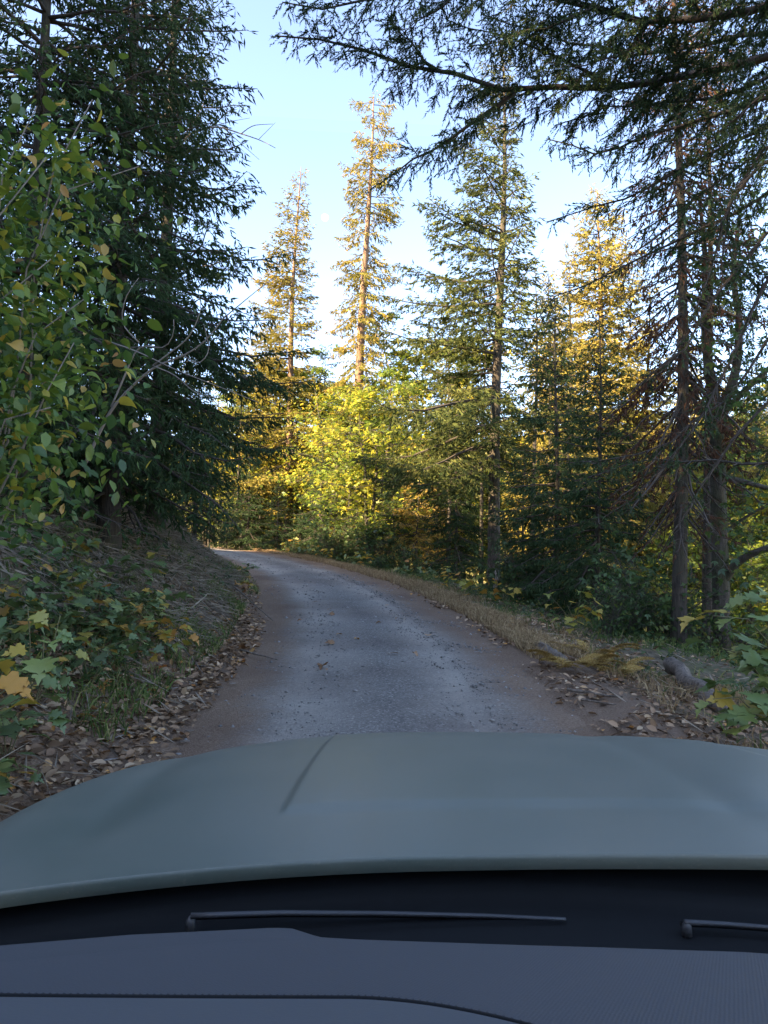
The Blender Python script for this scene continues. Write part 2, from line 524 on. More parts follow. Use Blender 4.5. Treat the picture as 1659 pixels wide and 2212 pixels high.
# ------------------------------------------------------------------ terrain
CL = np.array([(0.35, -40), (0.3, -10), (0.2, 0), (0.15, 6), (0.02, 10), (-0.3, 13), (-0.75, 16), (-1.55, 20), (-2.95, 25), (-4.65, 30), (-6.7, 35),
               (-9.2, 40), (-12.4, 44.5), (-16.5, 48.5), (-22, 52), (-30, 54.5), (-45, 56)], float)
_t = np.concatenate([[0], np.cumsum(np.linalg.norm(np.diff(CL, axis=0), axis=1))])
_tt = np.linspace(0, _t[-1], 400)


def _smooth(col):
    v = np.interp(_tt, _t, CL[:, col])
    for _ in range(6):
        v[1:-1] = 0.25 * v[:-2] + 0.5 * v[1:-1] + 0.25 * v[2:]
    return v


CLX, CLY = _smooth(0), _smooth(1)
_dx, _dy = np.gradient(CLX), np.gradient(CLY)
_l = np.hypot(_dx, _dy)
TX, TY = _dx / _l, _dy / _l


def road_z(y):
    return 0.03 * np.clip(np.asarray(y, float) - 5, 0, 60) - 0.01 * np.clip(-np.asarray(y, float) - 5, 0, 40)


def lateral(x, y):
    """signed distance from the road's centre line (right positive) and the y of the nearest point of it"""
    x = np.asarray(x, float).ravel(); y = np.asarray(y, float).ravel()
    s = np.empty(len(x)); yy = np.empty(len(x))
    for i in range(0, len(x), 4000):
        dx = x[i:i + 4000, None] - CLX; dy = y[i:i + 4000, None] - CLY
        j = np.argmin(dx * dx + dy * dy, 1)
        r = np.arange(len(j))
        sg = dx[r, j] * TY[j] - dy[r, j] * TX[j]
        s[i:i + 4000] = np.sign(sg) * np.hypot(dx[r, j], dy[r, j])
        yy[i:i + 4000] = CLY[j]
    return s, yy


def vnoise(x, y, sc, seed=0):
    x = x * sc + seed * 17.3; y = y * sc + seed * 5.7
    return (np.sin(x * 1.7 + 1.3 * np.sin(y * 1.1)) + np.sin(y * 2.1 + 1.7 * np.sin(x * 0.9)) + np.sin((x + y) * 1.3 + 2)) / 3


def ground(x, y):
    shp = np.shape(x)
    x = np.asarray(x, float).ravel(); y = np.asarray(y, float).ravel()
    s, yy = lateral(x, y)
    z = road_z(yy)
    q = np.maximum(0, -s - 2.15)
    steep = np.interp(yy, [-60, 16, 24, 34, 46, 60], [1, 1, 0.9, 0.8, 0.65, 0.4])
    left = np.where(q < 2.2, 0.75 * q ** 1.25 / 2.2 ** 0.25, 0.75 * 2.2 + 0.66 * (q - 2.2) * steep)
    top = 23 * np.interp(yy, [-60, 10, 30, 45, 70], [1, 1, 0.7, 0.5, 0.3])
    left = np.where(left > top, top + np.minimum((left - top) * 0.08, 4), left)
    p = np.maximum(0, s - 2.4)
    p2 = np.maximum(0, p - 3.0)
    gent = np.interp(yy, [10, 30, 45], [1, 0.55, 0.35])
    drop = -0.10 * np.minimum(p, 3) - 0.42 * np.minimum(p2, 35) * gent - 0.08 * np.clip(p2 - 35, 0, 40)
    rise = np.where(s > 36, (s - 36) * 0.40, 0)
    rise = np.minimum(rise, 34)
    z = z + left + drop + rise
    off = np.clip((np.abs(s) - 1.9) / 1.5, 0, 1)
    z = z + off * (0.10 * vnoise(x, y, 0.9) + 0.05 * vnoise(x, y, 2.7, 3) + 0.022 * vnoise(x, y, 7.1, 5))
    z = z - 0.012 * np.clip(2.3 - np.abs(s), 0, 1) - 0.02 * (np.abs(s) < 1.9)
    return z.reshape(shp)


def gz(x, y):
    return float(ground(np.array([x]), np.array([y]))[0])


def dirt_material():
    m, nt, out = new_mat('forest_floor')
    tc = N(nt, 'ShaderNodeTexCoord')
    geo = N(nt, 'ShaderNodeNewGeometry')
    pos = geo.outputs['Position']
    a = N(nt, 'ShaderNodeAttribute', attribute_name='rnd')
    big = noise(nt, pos, 0.9, 5)
    mid = noise(nt, pos, 7.0, 6, 0.65)
    fine = noise(nt, pos, 60.0, 4, 0.7)
    floor = ramp(nt, mid, [(0.3, (0.055, 0.046, 0.030)), (0.5, (0.12, 0.095, 0.062)), (0.68, (0.20, 0.155, 0.105))])
    green = ramp(nt, fine, [(0.3, (0.03, 0.05, 0.018)), (0.7, (0.09, 0.11, 0.04))])
    floor = mixc(nt, ramp(nt, big, [(0.48, (0, 0, 0)), (0.62, (0.75, 0.75, 0.75))]), floor, green)
    edge = ramp(nt, fine, [(0.28, (0.085, 0.052, 0.034)), (0.5, (0.175, 0.113, 0.076)), (0.7, (0.28, 0.195, 0.14))])
    far = ramp(nt, mid, [(0.3, (0.10, 0.11, 0.035)), (0.7, (0.27, 0.23, 0.075))])
    col = mixc(nt, ramp(nt, a.outputs['Fac'], [(0.10, (1, 1, 1)), (0.22, (0, 0, 0))]), floor, edge)
    col = mixc(nt, ramp(nt, a.outputs['Fac'], [(0.8, (0, 0, 0)), (0.95, (1, 1, 1))]), col, far)
    p = N(nt, 'ShaderNodeBsdfPrincipled')
    p.inputs['Roughness'].default_value = 0.95
    p.inputs['Specular IOR Level'].default_value = 0.2
    nt.links.new(col, p.inputs['Base Color'])
    b = N(nt, 'ShaderNodeBump')
    b.inputs['Strength'].default_value = 0.8
    b.inputs['Distance'].default_value = 0.03
    nt.links.new(math_n(nt, 'ADD', mid, math_n(nt, 'MULTIPLY', fine, 0.5)), b.inputs['Height'])
    nt.links.new(b.outputs[0], p.inputs['Normal'])
    nt.links.new(p.outputs[0], out.inputs['Surface'])
    return m


def road_material():
    m, nt, out = new_mat('gravel_road')
    geo = N(nt, 'ShaderNodeNewGeometry')
    pos = geo.outputs['Position']
    a = N(nt, 'ShaderNodeAttribute', attribute_name='rnd')      # lateral place across the road, 0 left to 1 right
    wob = noise(nt, pos, 1.1, 4)
    lat = math_n(nt, 'ADD', a.outputs['Fac'], math_n(nt, 'MULTIPLY', math_n(nt, 'SUBTRACT', wob, 0.5), 0.16))
    vor = N(nt, 'ShaderNodeTexVoronoi')
    vor.inputs['Scale'].default_value = 62.0
    nt.links.new(pos, vor.inputs['Vector'])
    vor2 = N(nt, 'ShaderNodeTexVoronoi')
    vor2.inputs['Scale'].default_value = 130.0
    nt.links.new(pos, vor2.inputs['Vector'])
    sp = N(nt, 'ShaderNodeSeparateColor')
    nt.links.new(vor.outputs['Color'], sp.inputs[0])
    stone = ramp(nt, sp.outputs[0], [(0.0, (0.105, 0.10, 0.092)), (0.45, (0.165, 0.155, 0.143)), (0.85, (0.215, 0.20, 0.183)), (1.0, (0.36, 0.335, 0.30))])
    dust = ramp(nt, noise(nt, pos, 30.0, 5, 0.7), [(0.3, (0.27, 0.24, 0.205)), (0.7, (0.42, 0.375, 0.32))])
    brown = ramp(nt, noise(nt, pos, 45.0, 5, 0.7), [(0.3, (0.12, 0.075, 0.048)), (0.5, (0.205, 0.135, 0.092)), (0.7, (0.31, 0.22, 0.16))])
    track = ramp(nt, lat, [(0.14, (0.1, 0.1, 0.1)), (0.27, (1, 1, 1)), (0.38, (0.5, 0.5, 0.5)), (0.5, (0.0, 0.0, 0.0)), (0.58, (0.3, 0.3, 0.3)), (0.68, (1, 1, 1)), (0.84, (0.1, 0.1, 0.1))])
    patch = ramp(nt, noise(nt, pos, 0.7, 3), [(0.35, (0.5, 0.5, 0.5)), (0.6, (1, 1, 1))])
    col = mixc(nt, math_n(nt, 'MULTIPLY', math_n(nt, 'MULTIPLY', track, patch), 0.9), stone, dust)
    edge = ramp(nt, math_n(nt, 'ADD', lat, math_n(nt, 'MULTIPLY', math_n(nt, 'SUBTRACT', noise(nt, pos, 14.0, 5, 0.7), 0.5), 0.14)), [(0.12, (1, 1, 1)), (0.25, (0, 0, 0)), (0.72, (0, 0, 0)), (0.87, (1, 1, 1))])
    col = mixc(nt, edge, col, brown)
    stain = ramp(nt, noise(nt, pos, 0.45, 4), [(0.42, (1, 1, 1)), (0.62, (0.74, 0.70, 0.70))])
    col = mixc(nt, 1.0, col, stain, 'MULTIPLY')
    p = N(nt, 'ShaderNodeBsdfPrincipled')
    p.inputs['Roughness'].default_value = 0.92
    p.inputs['Specular IOR Level'].default_value = 0.25
    nt.links.new(col, p.inputs['Base Color'])
    b = N(nt, 'ShaderNodeBump')
    b.inputs['Strength'].default_value = 0.75
    b.inputs['Distance'].default_value = 0.012
    h = math_n(nt, 'ADD', math_n(nt, 'MULTIPLY', vor.outputs['Distance'], -1.2), math_n(nt, 'MULTIPLY', vor2.outputs['Distance'], -0.6))
    nt.links.new(h, b.inputs['Height'])
    nt.links.new(b.outputs[0], p.inputs['Normal'])
    nt.links.new(p.outputs[0], out.inputs['Surface'])
    return m


def build_ground():
    xs = np.unique(np.concatenate([np.linspace(-8, 10, 150), np.linspace(-70, -8, 63), np.linspace(10, 90, 70), [-4000, -1500, -500, -200, -120, 110, 140, 180, 240, 330, 500, 900, 2000, 5000]]))
    ys = np.unique(np.concatenate([np.linspace(-1, 30, 190), np.linspace(30, 62, 90), np.linspace(-50, -1, 40), np.linspace(62, 160, 50), [-3000, -800, -250, -100, 200, 260, 400, 800, 2000, 6000]]))
    X, Y = np.meshgrid(xs, ys)
    Z = ground(X, Y)
    s, yy = lateral(X, Y)
    a = np.clip((np.abs(s) - 1.6) / 9.0, 0, 0.7)
    a = np.where(s > 28, np.clip(0.7 + (s - 28) / 60, 0.7, 1), a)
    nx, ny = len(xs), len(ys)
    i = np.arange(ny - 1)[:, None] * nx + np.arange(nx - 1)[None, :]
    Q = np.stack([i, i + 1, i + nx + 1, i + nx], -1).reshape(-1, 4)
    g = Geo()
    g.add(np.stack([X.ravel(), Y.ravel(), Z.ravel()], -1), Q, None, a)
    o = obj('ground', g.mesh('ground', [dirt_material()], True))
    tag(o, 'brown forest floor and cut bank beside the gravel road', None, None, 'structure')
    # the road sheet
    W = 2.0
    lats = np.linspace(-1, 1, 34)
    nseg = 620
    js = np.linspace(0, len(CLX) - 1, nseg)
    cx = np.interp(js, np.arange(len(CLX)), CLX); cy = np.interp(js, np.arange(len(CLX)), CLY)
    tx = np.interp(js, np.arange(len(CLX)), TX); ty = np.interp(js, np.arange(len(CLX)), TY)
    X = cx[:, None] + ty[:, None] * lats[None, :] * W
    Y = cy[:, None] - tx[:, None] * lats[None, :] * W
    Z = np.repeat(road_z(cy)[:, None], len(lats), 1) + 0.012
    Z -= 0.05 * lats[None, :] ** 2
    Z -= 0.022 * (np.exp(-((lats[None, :] - 0.42) / 0.16) ** 2) + np.exp(-((lats[None, :] + 0.42) / 0.16) ** 2))
    Z += 0.010 * vnoise(X, Y, 2.3, 1) + 0.006 * vnoise(X, Y, 6.5, 2)
    k = len(lats)
    i = np.arange(nseg - 1)[:, None] * k + np.arange(k - 1)[None, :]
    Q = np.stack([i, i + 1, i + k + 1, i + k], -1).reshape(-1, 4)
    g = Geo()
    g.add(np.stack([X.ravel(), Y.ravel(), Z.ravel()], -1), Q, None, np.tile((lats + 1) / 2, nseg))
    o = obj('road', g.mesh('road', [road_material()], True))
    tag(o, 'grey gravel forest road bending left out of sight', None, None, 'structure')


build_ground()


def road_pt(y, s):
    """world x, y of a point s metres to the right of the centre line where the line has this y"""
    j = np.interp(y, CLY, np.arange(len(CLY)))
    r = np.arange(len(CLX))
    return float(np.interp(j, r, CLX) + np.interp(j, r, TY) * s), float(np.interp(j, r, CLY) - np.interp(j, r, TX) * s)


# ------------------------------------------------------------------ trees
def place_tree(name, meshes, x, y, label, cat, group=None, rz=0.0, sc=1.0, dz=0.0, first=True):
    t = empty(name, (x, y, gz(x, y) + dz), rz)
    t.scale = (sc, sc, sc)
    tag(t, label, cat, group)
    obj('trunk', meshes[0], t)
    obj('crown', meshes[1], t)
    return t


def px_x(px, d):
    return at(px, 1173, d).x


# big dark spruces on the left bank
near_a = conifer(11, 12.8, 2.9, 0.16, 0.07, 0.40, 6, 0.78, 'spruce', 'bark', sp=0.12, ss=0.036, sl=0.13, sw=0.024, hang=0.75, pitch=(-22, 35), droop=0.22, secf=0.42)
near_b = conifer(12, 15.6, 3.5, 0.19, 0.06, 0.62, 6, 0.88, 'spruce', 'bark', sp=0.13, ss=0.045, sl=0.16, sw=0.030, hang=0.60, pitch=(-12, 40), droop=0.16, secf=0.36)
near_c = conifer(13, 11.0, 2.5, 0.11, 0.04, 0.42, 6, 0.6, 'spruce', 'bark', sp=0.14, ss=0.045, sl=0.14, sw=0.026, hang=0.7, droop=0.2, secf=0.42, gap=0.05)
place_tree('spruce_tree', near_a, px_x(235, 10.5), 10.5, 'dark drooping spruce nearest the road on the left bank, behind the hazel', 'tree', rz=0.3)
place_tree('spruce_tree', near_b, px_x(335, 15.0), 15.0, 'tall dark spruce with tiered upswept boughs against the sky, left of the road', 'tree', rz=1.0)
place_tree('spruce_tree', near_c, px_x(40, 9.0), 9.0, 'dark spruce at the left edge of the picture behind the hazel leaves', 'tree', rz=2.0)
place_tree('spruce_tree', near_c, px_x(420, 21.5), 21.5, 'smaller dark spruce above the brushy end of the left bank', 'tree', rz=4.1, sc=0.62)

# the two tall firs beyond the bend
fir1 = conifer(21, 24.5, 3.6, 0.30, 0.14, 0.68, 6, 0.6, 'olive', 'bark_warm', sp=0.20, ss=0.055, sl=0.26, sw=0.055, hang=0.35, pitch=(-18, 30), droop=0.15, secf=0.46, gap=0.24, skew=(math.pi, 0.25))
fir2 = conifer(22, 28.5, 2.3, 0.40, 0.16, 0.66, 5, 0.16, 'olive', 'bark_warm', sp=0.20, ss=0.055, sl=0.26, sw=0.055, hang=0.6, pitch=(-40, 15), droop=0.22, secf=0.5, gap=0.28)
place_tree('fir_tree', fir1, px_x(622, 44), 44, 'sunlit fir beyond the bend, shorter of the two against open sky', 'tree', rz=0.0)
place_tree('fir_tree', fir2, px_x(772, 42), 42, 'very tall narrow ragged fir with orange sunlit trunk beyond the bend', 'tree', rz=0.5)
# the fir right of the road
fir3 = conifer(23, 19.3, 3.6, 0.23, 0.20, 0.72, 7, 0.75, 'fir', 'bark', sp=0.16, ss=0.042, sl=0.19, sw=0.038, hang=0.45, pitch=(-12, 42), droop=0.14, secf=0.46, gap=0.10, skew=(math.pi, 0.48))
place_tree('fir_tree', fir3, px_x(1068, 24), 24, 'broad green fir with a bare dark trunk on the right verge, mid picture', 'tree', rz=0.0)
# sunlit trees right, behind
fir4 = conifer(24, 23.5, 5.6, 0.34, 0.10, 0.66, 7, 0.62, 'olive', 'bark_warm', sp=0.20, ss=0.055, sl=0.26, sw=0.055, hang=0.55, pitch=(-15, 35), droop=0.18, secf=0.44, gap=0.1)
place_tree('fir_tree', fir4, px_x(1290, 38), 38, 'tall golden sunlit fir behind the trees on the right slope', 'tree')
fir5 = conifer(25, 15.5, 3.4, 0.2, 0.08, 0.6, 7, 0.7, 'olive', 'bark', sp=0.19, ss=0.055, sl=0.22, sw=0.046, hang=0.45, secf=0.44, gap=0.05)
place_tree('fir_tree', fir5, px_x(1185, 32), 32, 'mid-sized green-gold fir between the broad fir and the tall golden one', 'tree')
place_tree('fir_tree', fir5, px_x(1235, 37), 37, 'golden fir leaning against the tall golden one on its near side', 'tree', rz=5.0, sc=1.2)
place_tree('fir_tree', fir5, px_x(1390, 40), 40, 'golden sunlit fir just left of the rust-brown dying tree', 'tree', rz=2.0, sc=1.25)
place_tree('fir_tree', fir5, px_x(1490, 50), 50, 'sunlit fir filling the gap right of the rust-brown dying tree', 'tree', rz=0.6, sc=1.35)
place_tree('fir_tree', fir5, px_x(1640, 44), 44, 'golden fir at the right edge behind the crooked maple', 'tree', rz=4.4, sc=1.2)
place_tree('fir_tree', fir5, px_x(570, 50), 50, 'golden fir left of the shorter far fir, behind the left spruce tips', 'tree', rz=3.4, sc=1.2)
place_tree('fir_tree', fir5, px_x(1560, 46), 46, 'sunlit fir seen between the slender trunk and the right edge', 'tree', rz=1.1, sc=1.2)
# the right-hand trunks
dead5 = conifer(26, 15.5, 2.0, 0.135, 0.16, 0.40, 6, 0.55, 'dead', 'bark', sp=0.16, ss=0.045, sl=0.14, sw=0.026, hang=0.8, pitch=(-42, 15), droop=0.22, secf=0.38, dead_below=0.12, foliage=0.8)
place_tree('dying_fir_tree', dead5, px_x(1466, 13), 13, 'straight dark trunk with rust-brown dead boughs on the right slope', 'tree', rz=0.4)
bare6 = conifer(27, 14.5, 1.7, 0.11, 0.25, 0.5, 5, 0.5, 'fir', 'bark', sp=0.22, ss=0.10, sl=0.18, sw=0.045, hang=0.5, secf=0.38, dead_below=0.45, foliage=0.7, gap=0.2)
place_tree('fir_tree', bare6, px_x(1528, 15), 15, 'slender dark fir trunk just right of the rust-brown tree', 'tree', rz=2.2)
# young firs that darken the right understory
young = conifer(31, 6.2, 1.75, 0.07, 0.03, 0.30, 6, 0.8, 'spruce', 'bark', sp=0.13, ss=0.045, sl=0.15, sw=0.032, hang=0.45, pitch=(-12, 40), secf=0.44)
young2 = conifer(32, 8.5, 2.2, 0.09, 0.04, 0.36, 6, 0.75, 'spruce', 'bark', sp=0.14, ss=0.05, sl=0.17, sw=0.034, hang=0.6, pitch=(-18, 38), secf=0.44, gap=0.08)
young_sunlit_gold = conifer(33, 6.5, 1.9, 0.07, 0.10, 0.42, 6, 0.6, 'gold', 'bark', sp=0.16, ss=0.06, sl=0.18, sw=0.04, hang=0.35, pitch=(-15, 30), secf=0.44, gap=0.2)
YG = [(1200, 19, 1.0, young2, 'young dark fir left of the rust-brown tree, leaning into the shade'), (1290, 16.5, 0.85, young2, 'young drooping fir just left of the straight dark trunk'),
      (1130, 21.5, 0.75, young, 'small dark fir right beside the broad fir trunk'),
      (985, 27, 0.85, young2, 'small dark fir left of the broad fir trunk'), (560, 46, 1.05, young2, 'dark young fir at the outside of the bend'),
      (650, 43, 0.8, young, 'small dark fir below the yellow maples at the bend'), (900, 31, 0.9, young_sunlit_gold, 'young fir with golden sunlit low boughs right of the maple stems'), (945, 34, 0.8, young_sunlit_gold, 'smaller young fir coloured sunlit gold just left of the broad fir trunk'),
      (720, 41, 0.9, young2, 'dark young fir behind the maple stems at the bend')]
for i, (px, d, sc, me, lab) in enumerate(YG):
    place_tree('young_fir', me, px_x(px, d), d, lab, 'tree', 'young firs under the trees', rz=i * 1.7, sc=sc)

# maples
map1 = broadleaf(41, 13.5, 3.4, 4, 0.26, 0.20, 60, 105, 0.20, 'maple', lean=0.10, tone=(0.0, 1.0))
map2 = broadleaf(42, 10.0, 3.0, 3, 0.20, 0.18, 54, 100, 0.19, 'maple', lean=0.14, tone=(0.0, 0.9))
map3 = broadleaf(43, 7.0, 2.5, 2, 0.14, 0.12, 44, 80, 0.18, 'maple', lean=0.12, tone=(0.0, 0.75))
MP = [(655, 45, map1, 1.0, 'bright yellow sunlit maple at the bend, below the shorter far fir'), (800, 33, map2, 0.95, 'multi-stemmed maple on the outside of the bend with pale sunlit leaves'),
      (735, 40, map1, 0.85, 'yellow-green maple below the very tall narrow fir'), (520, 48, map1, 0.95, 'orange-yellow maple glowing behind the dark left spruces'),
      (445, 50, map2, 1.1, 'maple beyond the road seen under the left spruce boughs'), (870, 38, map2, 0.9, 'small sunlit maple just left of the broad fir'),
      (830, 46, map2, 1.3, 'tall loose green-yellow maple right of the very tall narrow fir'), (600, 52, map2, 1.2, 'green maple behind the bright yellow one'), (905, 43, map1, 1.25, 'tall yellow-green maple filling the gap left of the broad fir'), (700, 50, map1, 1.15, 'yellow maple between the two tall far firs'), (985, 44, map1, 1.2, 'tall maple showing through the boughs of the broad fir'), (950, 36, map3, 1.1, 'low yellow-leaved maple behind the broad fir trunk')]
for i, (px, d, me, sc, lab) in enumerate(MP):
    place_tree('maple_tree', me, px_x(px, d), d, lab, 'tree', 'maples round the bend', rz=i * 2.1, sc=sc)

ORDINALS = ['first', 'second', 'third', 'fourth', 'fifth', 'sixth', 'seventh', 'eighth', 'ninth', 'tenth', 'eleventh', 'twelfth', 'thirteenth', 'fourteenth']
pole = conifer(61, 13.0, 1.5, 0.11, 0.55, 0.55, 5, 0.5, 'fir', 'bark', sp=0.20, ss=0.07, sl=0.22, sw=0.05, hang=0.5, secf=0.44, gap=0.1)
POL = [(452, 46), (476, 51), (512, 44), (548, 51), (592, 47), (688, 44), (752, 38), (838, 36), (884, 40), (968, 31), (1040, 33), (1150, 27), (1230, 29)]
for i, (px, d) in enumerate(POL):
    place_tree('pole_fir', pole, px_x(px, d), d, 'slender bare-stemmed fir in the shade round the bend, %s from the left' % ORDINALS[i] if px < 900 else 'slender bare-stemmed fir in the shade behind the right verge, %s from the left' % ORDINALS[i - 9], 'tree',
               'slender firs round the bend' if px < 900 else 'slender firs behind the right verge', rz=i * 2.3, sc=0.75 + 0.06 * (i * 7 % 6))
for i, (px, d, sc) in enumerate([(490, 43.5, 0.7), (535, 42.5, 0.85), (600, 40.5, 0.75), (690, 38.5, 0.8), (770, 36, 0.7), (850, 31.5, 0.65)]):
    place_tree('young_fir', young2 if i % 2 else young, px_x(px, d), d, 'bushy dark young fir at the outer edge of the bend, %s from the left' % ORDINALS[i], 'tree', 'young firs along the outer edge of the bend', rz=i * 1.1, sc=sc)

# sunlit trees down the right-hand slope
rng = np.random.default_rng(5)
bgc = conifer(51, 17, 2.9, 0.25, 0.1, 0.9, 5, 0.65, 'olive', 'bark_warm', sp=0.30, ss=0.10, sl=0.36, sw=0.085, hang=0.4, secf=0.44)
bgd = conifer(52, 21, 3.3, 0.3, 0.1, 1.0, 5, 0.6, 'fir', 'bark', sp=0.30, ss=0.10, sl=0.36, sw=0.085, hang=0.4, secf=0.44)
k = 0
for px, d, me, sc in [(1430, 46, map1, 1.2), (1520, 42, map2, 1.25), (1600, 47, map1, 1.2), (1650, 41, map2, 1.2), (1120, 44, map1, 0.9), (1230, 46, map2, 1.1), (1350, 52, map1, 1.0), (1480, 48, map2, 1.1), (1570, 54, map1, 1.0), (1660, 50, map2, 1.1), (1440, 34, map3, 0.9), (1610, 36, map3, 1.0), (1060, 42, map3, 1.2),
                      (1420, 74, map1, 0.9), (1500, 80, map2, 1.2), (1560, 72, map3, 1.3), (1600, 84, map1, 1.0), (1640, 76, map2, 1.2), (1680, 70, map3, 1.2), (1530, 92, map1, 1.1), (1620, 96, map2, 1.4), (1380, 86, map2, 1.2), (1300, 78, map1, 1.0), (1460, 66, map3, 1.1), (1240, 84, map2, 1.3)]:
    place_tree('maple_tree', me, px_x(px, d), d, 'sunlit yellow-green maple far down the right-hand slope', 'tree', 'sunlit maples down the right slope', rz=k * 1.3, sc=sc)
    k += 1
for px, d, me, sc, lab in [(1000, 55, bgd, 0.95, None), (1360, 58, bgc, 0.95, None), (1440, 62, bgd, 0.9, None), (1150, 60, bgc, 0.9, None), (1590, 66, bgc, 0.85, None), (1660, 60, bgd, 0.85, None),
                           (530, 62, bgd, 0.8, None), (460, 58, bgc, 0.8, None), (700, 66, bgd, 0.7, None), (570, 56, bgc, 0.95, None), (840, 64, bgd, 0.75, None), (390, 60, bgd, 0.9, None), (930, 60, bgc, 0.75, None)]:
    left = px < 940
    place_tree('fir_tree', me, px_x(px, d), d, 'hazy fir standing in the wood behind the bend' if left else 'distant sunlit fir beyond the right-hand slope', 'tree',
               'firs in the wood behind the bend' if left else 'distant firs beyond the right slope', rz=k * 1.9, sc=sc)
    k += 1
# left hillside wood shading the road; some spruces added to shade trunks and bend
for x, y, me, sc in [(-14, 6, near_b, 0.9), (-18, -2, near_b, 1.0), (-13, -6, near_a, 1.2), (-11, 1, near_a, 1.1), (-16, -12, near_b, 0.9), (-9, 14, near_c, 1.0), (-22, -8, near_a, 1.2), (-24, 3, near_b, 0.9), (-12.5, 4.6, near_b, 0.95), (-15, 1.8, near_b, 1.05), (-10, 4.0, near_c, 1.1), (-11, 8.2, near_a, 0.9), (-11.5, 32, near_a, 0.5), (-14, 36, near_c, 0.6), (-16, 38.5, near_a, 0.45)]:
    place_tree('spruce_tree', me, x, y, 'dark spruce higher up the hillside left of the road', 'tree', 'spruces up the left hillside', rz=x * 1.1, sc=sc)


# ------------------------------------------------------------------ the fir that overhangs the road from the right
def overhanging_fir():
    rng = np.random.default_rng(77)
    bx, by = 4.55, 5.2
    t = empty('overhanging_fir', (bx, by, gz(bx, by)))
    tag(t, 'near fir out of frame at the right whose dark limbs overhang the road', 'tree')
    base = np.array([bx, by, gz(bx, by)])
    g = Geo()
    zz = np.linspace(-0.4, 12, 12)
    tube(g, np.stack([0.05 * np.sin(zz), 0.04 * np.cos(zz), zz], -1), 0.24 * (1 - zz / 13.5) + 0.02, 12, jit=0.06, rng=rng)
    obj('trunk', g.mesh('trunk', ['bark'], True), t)

    def limb(pts, sec, r0, fol=1.0, hang=0.55, sp=0.070, ss=0.026, t0=0.08, per=14, name='bough', forks=()):
        P = np.array([list(at(*p)) for p in pts]) - base
        P = np.concatenate([interp(P, np.linspace(0, 1, 14))])
        P[1:-1] += rng.normal(0, 0.012, (12, 3))
        c = Geo()
        bough(c, P, rng, sec, sp, ss, 0.115, 0.03, hang, r0=r0, t0=t0, mode='needle', tone=rng.uniform(), foliage=fol, per=per, flat=0.35)
        for fp, fs, fr in forks:
            F = np.array([list(at(*p)) for p in fp]) - base
            F = interp(F, np.linspace(0, 1, 9))
            F[1:-1] += rng.normal(0, 0.01, (7, 3))
            bough(c, F, rng, fs, sp, ss, 0.115, 0.03, hang, r0=fr, t0=0.12, mode='needle', tone=rng.uniform(), foliage=fol, per=per, flat=0.35)
        obj(name, c.mesh('bough', ['spruce', 'twig']), t)

    limb([(2050, 60, 5.3), (1800, 75, 5.4), (1659, 118, 5.5), (1500, 165, 5.6), (1330, 186, 5.7), (1110, 192, 5.8), (960, 158, 5.9), (850, 130, 6.0), (740, 100, 6.1), (600, 78, 6.2)], 0.75, 0.043, hang=0.5, t0=0.16,
         forks=[([(1115, 196, 5.8), (1050, 250, 5.75), (960, 310, 5.7), (890, 350, 5.7), (815, 400, 5.7)], 0.42, 0.022),
                ([(960, 158, 5.9), (900, 115, 5.9), (860, 70, 5.95), (830, 20, 6.0)], 0.34, 0.012),
                ([(1330, 186, 5.7), (1240, 140, 5.7), (1120, 90, 5.8), (1040, 62, 5.9), (960, 40, 5.9)], 0.40, 0.015)])
    limb([(2000, -40, 4.8), (1800, -30, 4.9), (1659, 12, 5.0), (1520, 42, 5.1), (1400, 50, 5.2), (1300, 26, 5.3), (1180, -10, 5.4), (1020, -40, 5.5), (880, -20, 5.6), (700, 20, 5.8), (610, 5, 5.9)], 0.72, 0.036, hang=0.5, t0=0.16,
         forks=[([(1400, 50, 5.2), (1350, 110, 5.2), (1250, 150, 5.2), (1170, 130, 5.2)], 0.35, 0.012),
                ([(1280, 18, 5.3), (1180, 60, 5.4), (1090, 85, 5.4), (1010, 100, 5.5)], 0.42, 0.014),
                ([(1020, -40, 5.5), (960, 10, 5.6), (900, 45, 5.6), (860, 80, 5.7)], 0.34, 0.012)])
    limb([(1950, 60, 5.0), (1800, 150, 5.1), (1659, 215, 5.2), (1520, 255, 5.3), (1400, 300, 5.4), (1290, 330, 5.5), (1180, 300, 5.6)], 0.42, 0.026, 0.85, t0=0.14)
    limb([(1950, 130, 5.1), (1800, 200, 5.2), (1659, 270, 5.3), (1500, 350, 5.5), (1380, 420, 5.6), (1270, 450, 5.7), (1180, 480, 5.8)], 0.34, 0.024, 0.75, t0=0.2)
    limb([(1950, 180, 5.1), (1800, 300, 5.2), (1659, 420, 5.3), (1540, 480, 5.4), (1420, 540, 5.5), (1320, 590, 5.6), (1200, 640, 5.7), (1160, 690, 5.7)], 0.28, 0.022, 0.65, t0=0.25)
    limb([(2000, -160, 4.6), (1800, -120, 4.7), (1659, -60, 4.8), (1500, -20, 4.9), (1380, -5, 5.0), (1250, -30, 5.1), (1100, -60, 5.2)], 0.62, 0.035, hang=0.75, t0=0.12)
    limb([(2000, 20, 6.0), (1800, 60, 6.1), (1659, 60, 6.2), (1520, 100, 6.3), (1380, 120, 6.4), (1260, 100, 6.5), (1150, 60, 6.6), (1040, 30, 6.7)], 0.60, 0.030, hang=0.7, t0=0.10)
    limb([(2000, 120, 5.6), (1800, 150, 5.7), (1659, 160, 5.8), (1540, 215, 5.9), (1420, 225, 6.0), (1300, 235, 6.1), (1200, 270, 6.2)], 0.55, 0.026, hang=0.7, t0=0.10)
    limb([(1950, 220, 6.2), (1800, 260, 6.3), (1659, 320, 6.4), (1540, 400, 6.5), (1440, 470, 6.6), (1350, 520, 6.7)], 0.42, 0.022, 0.8, t0=0.15)
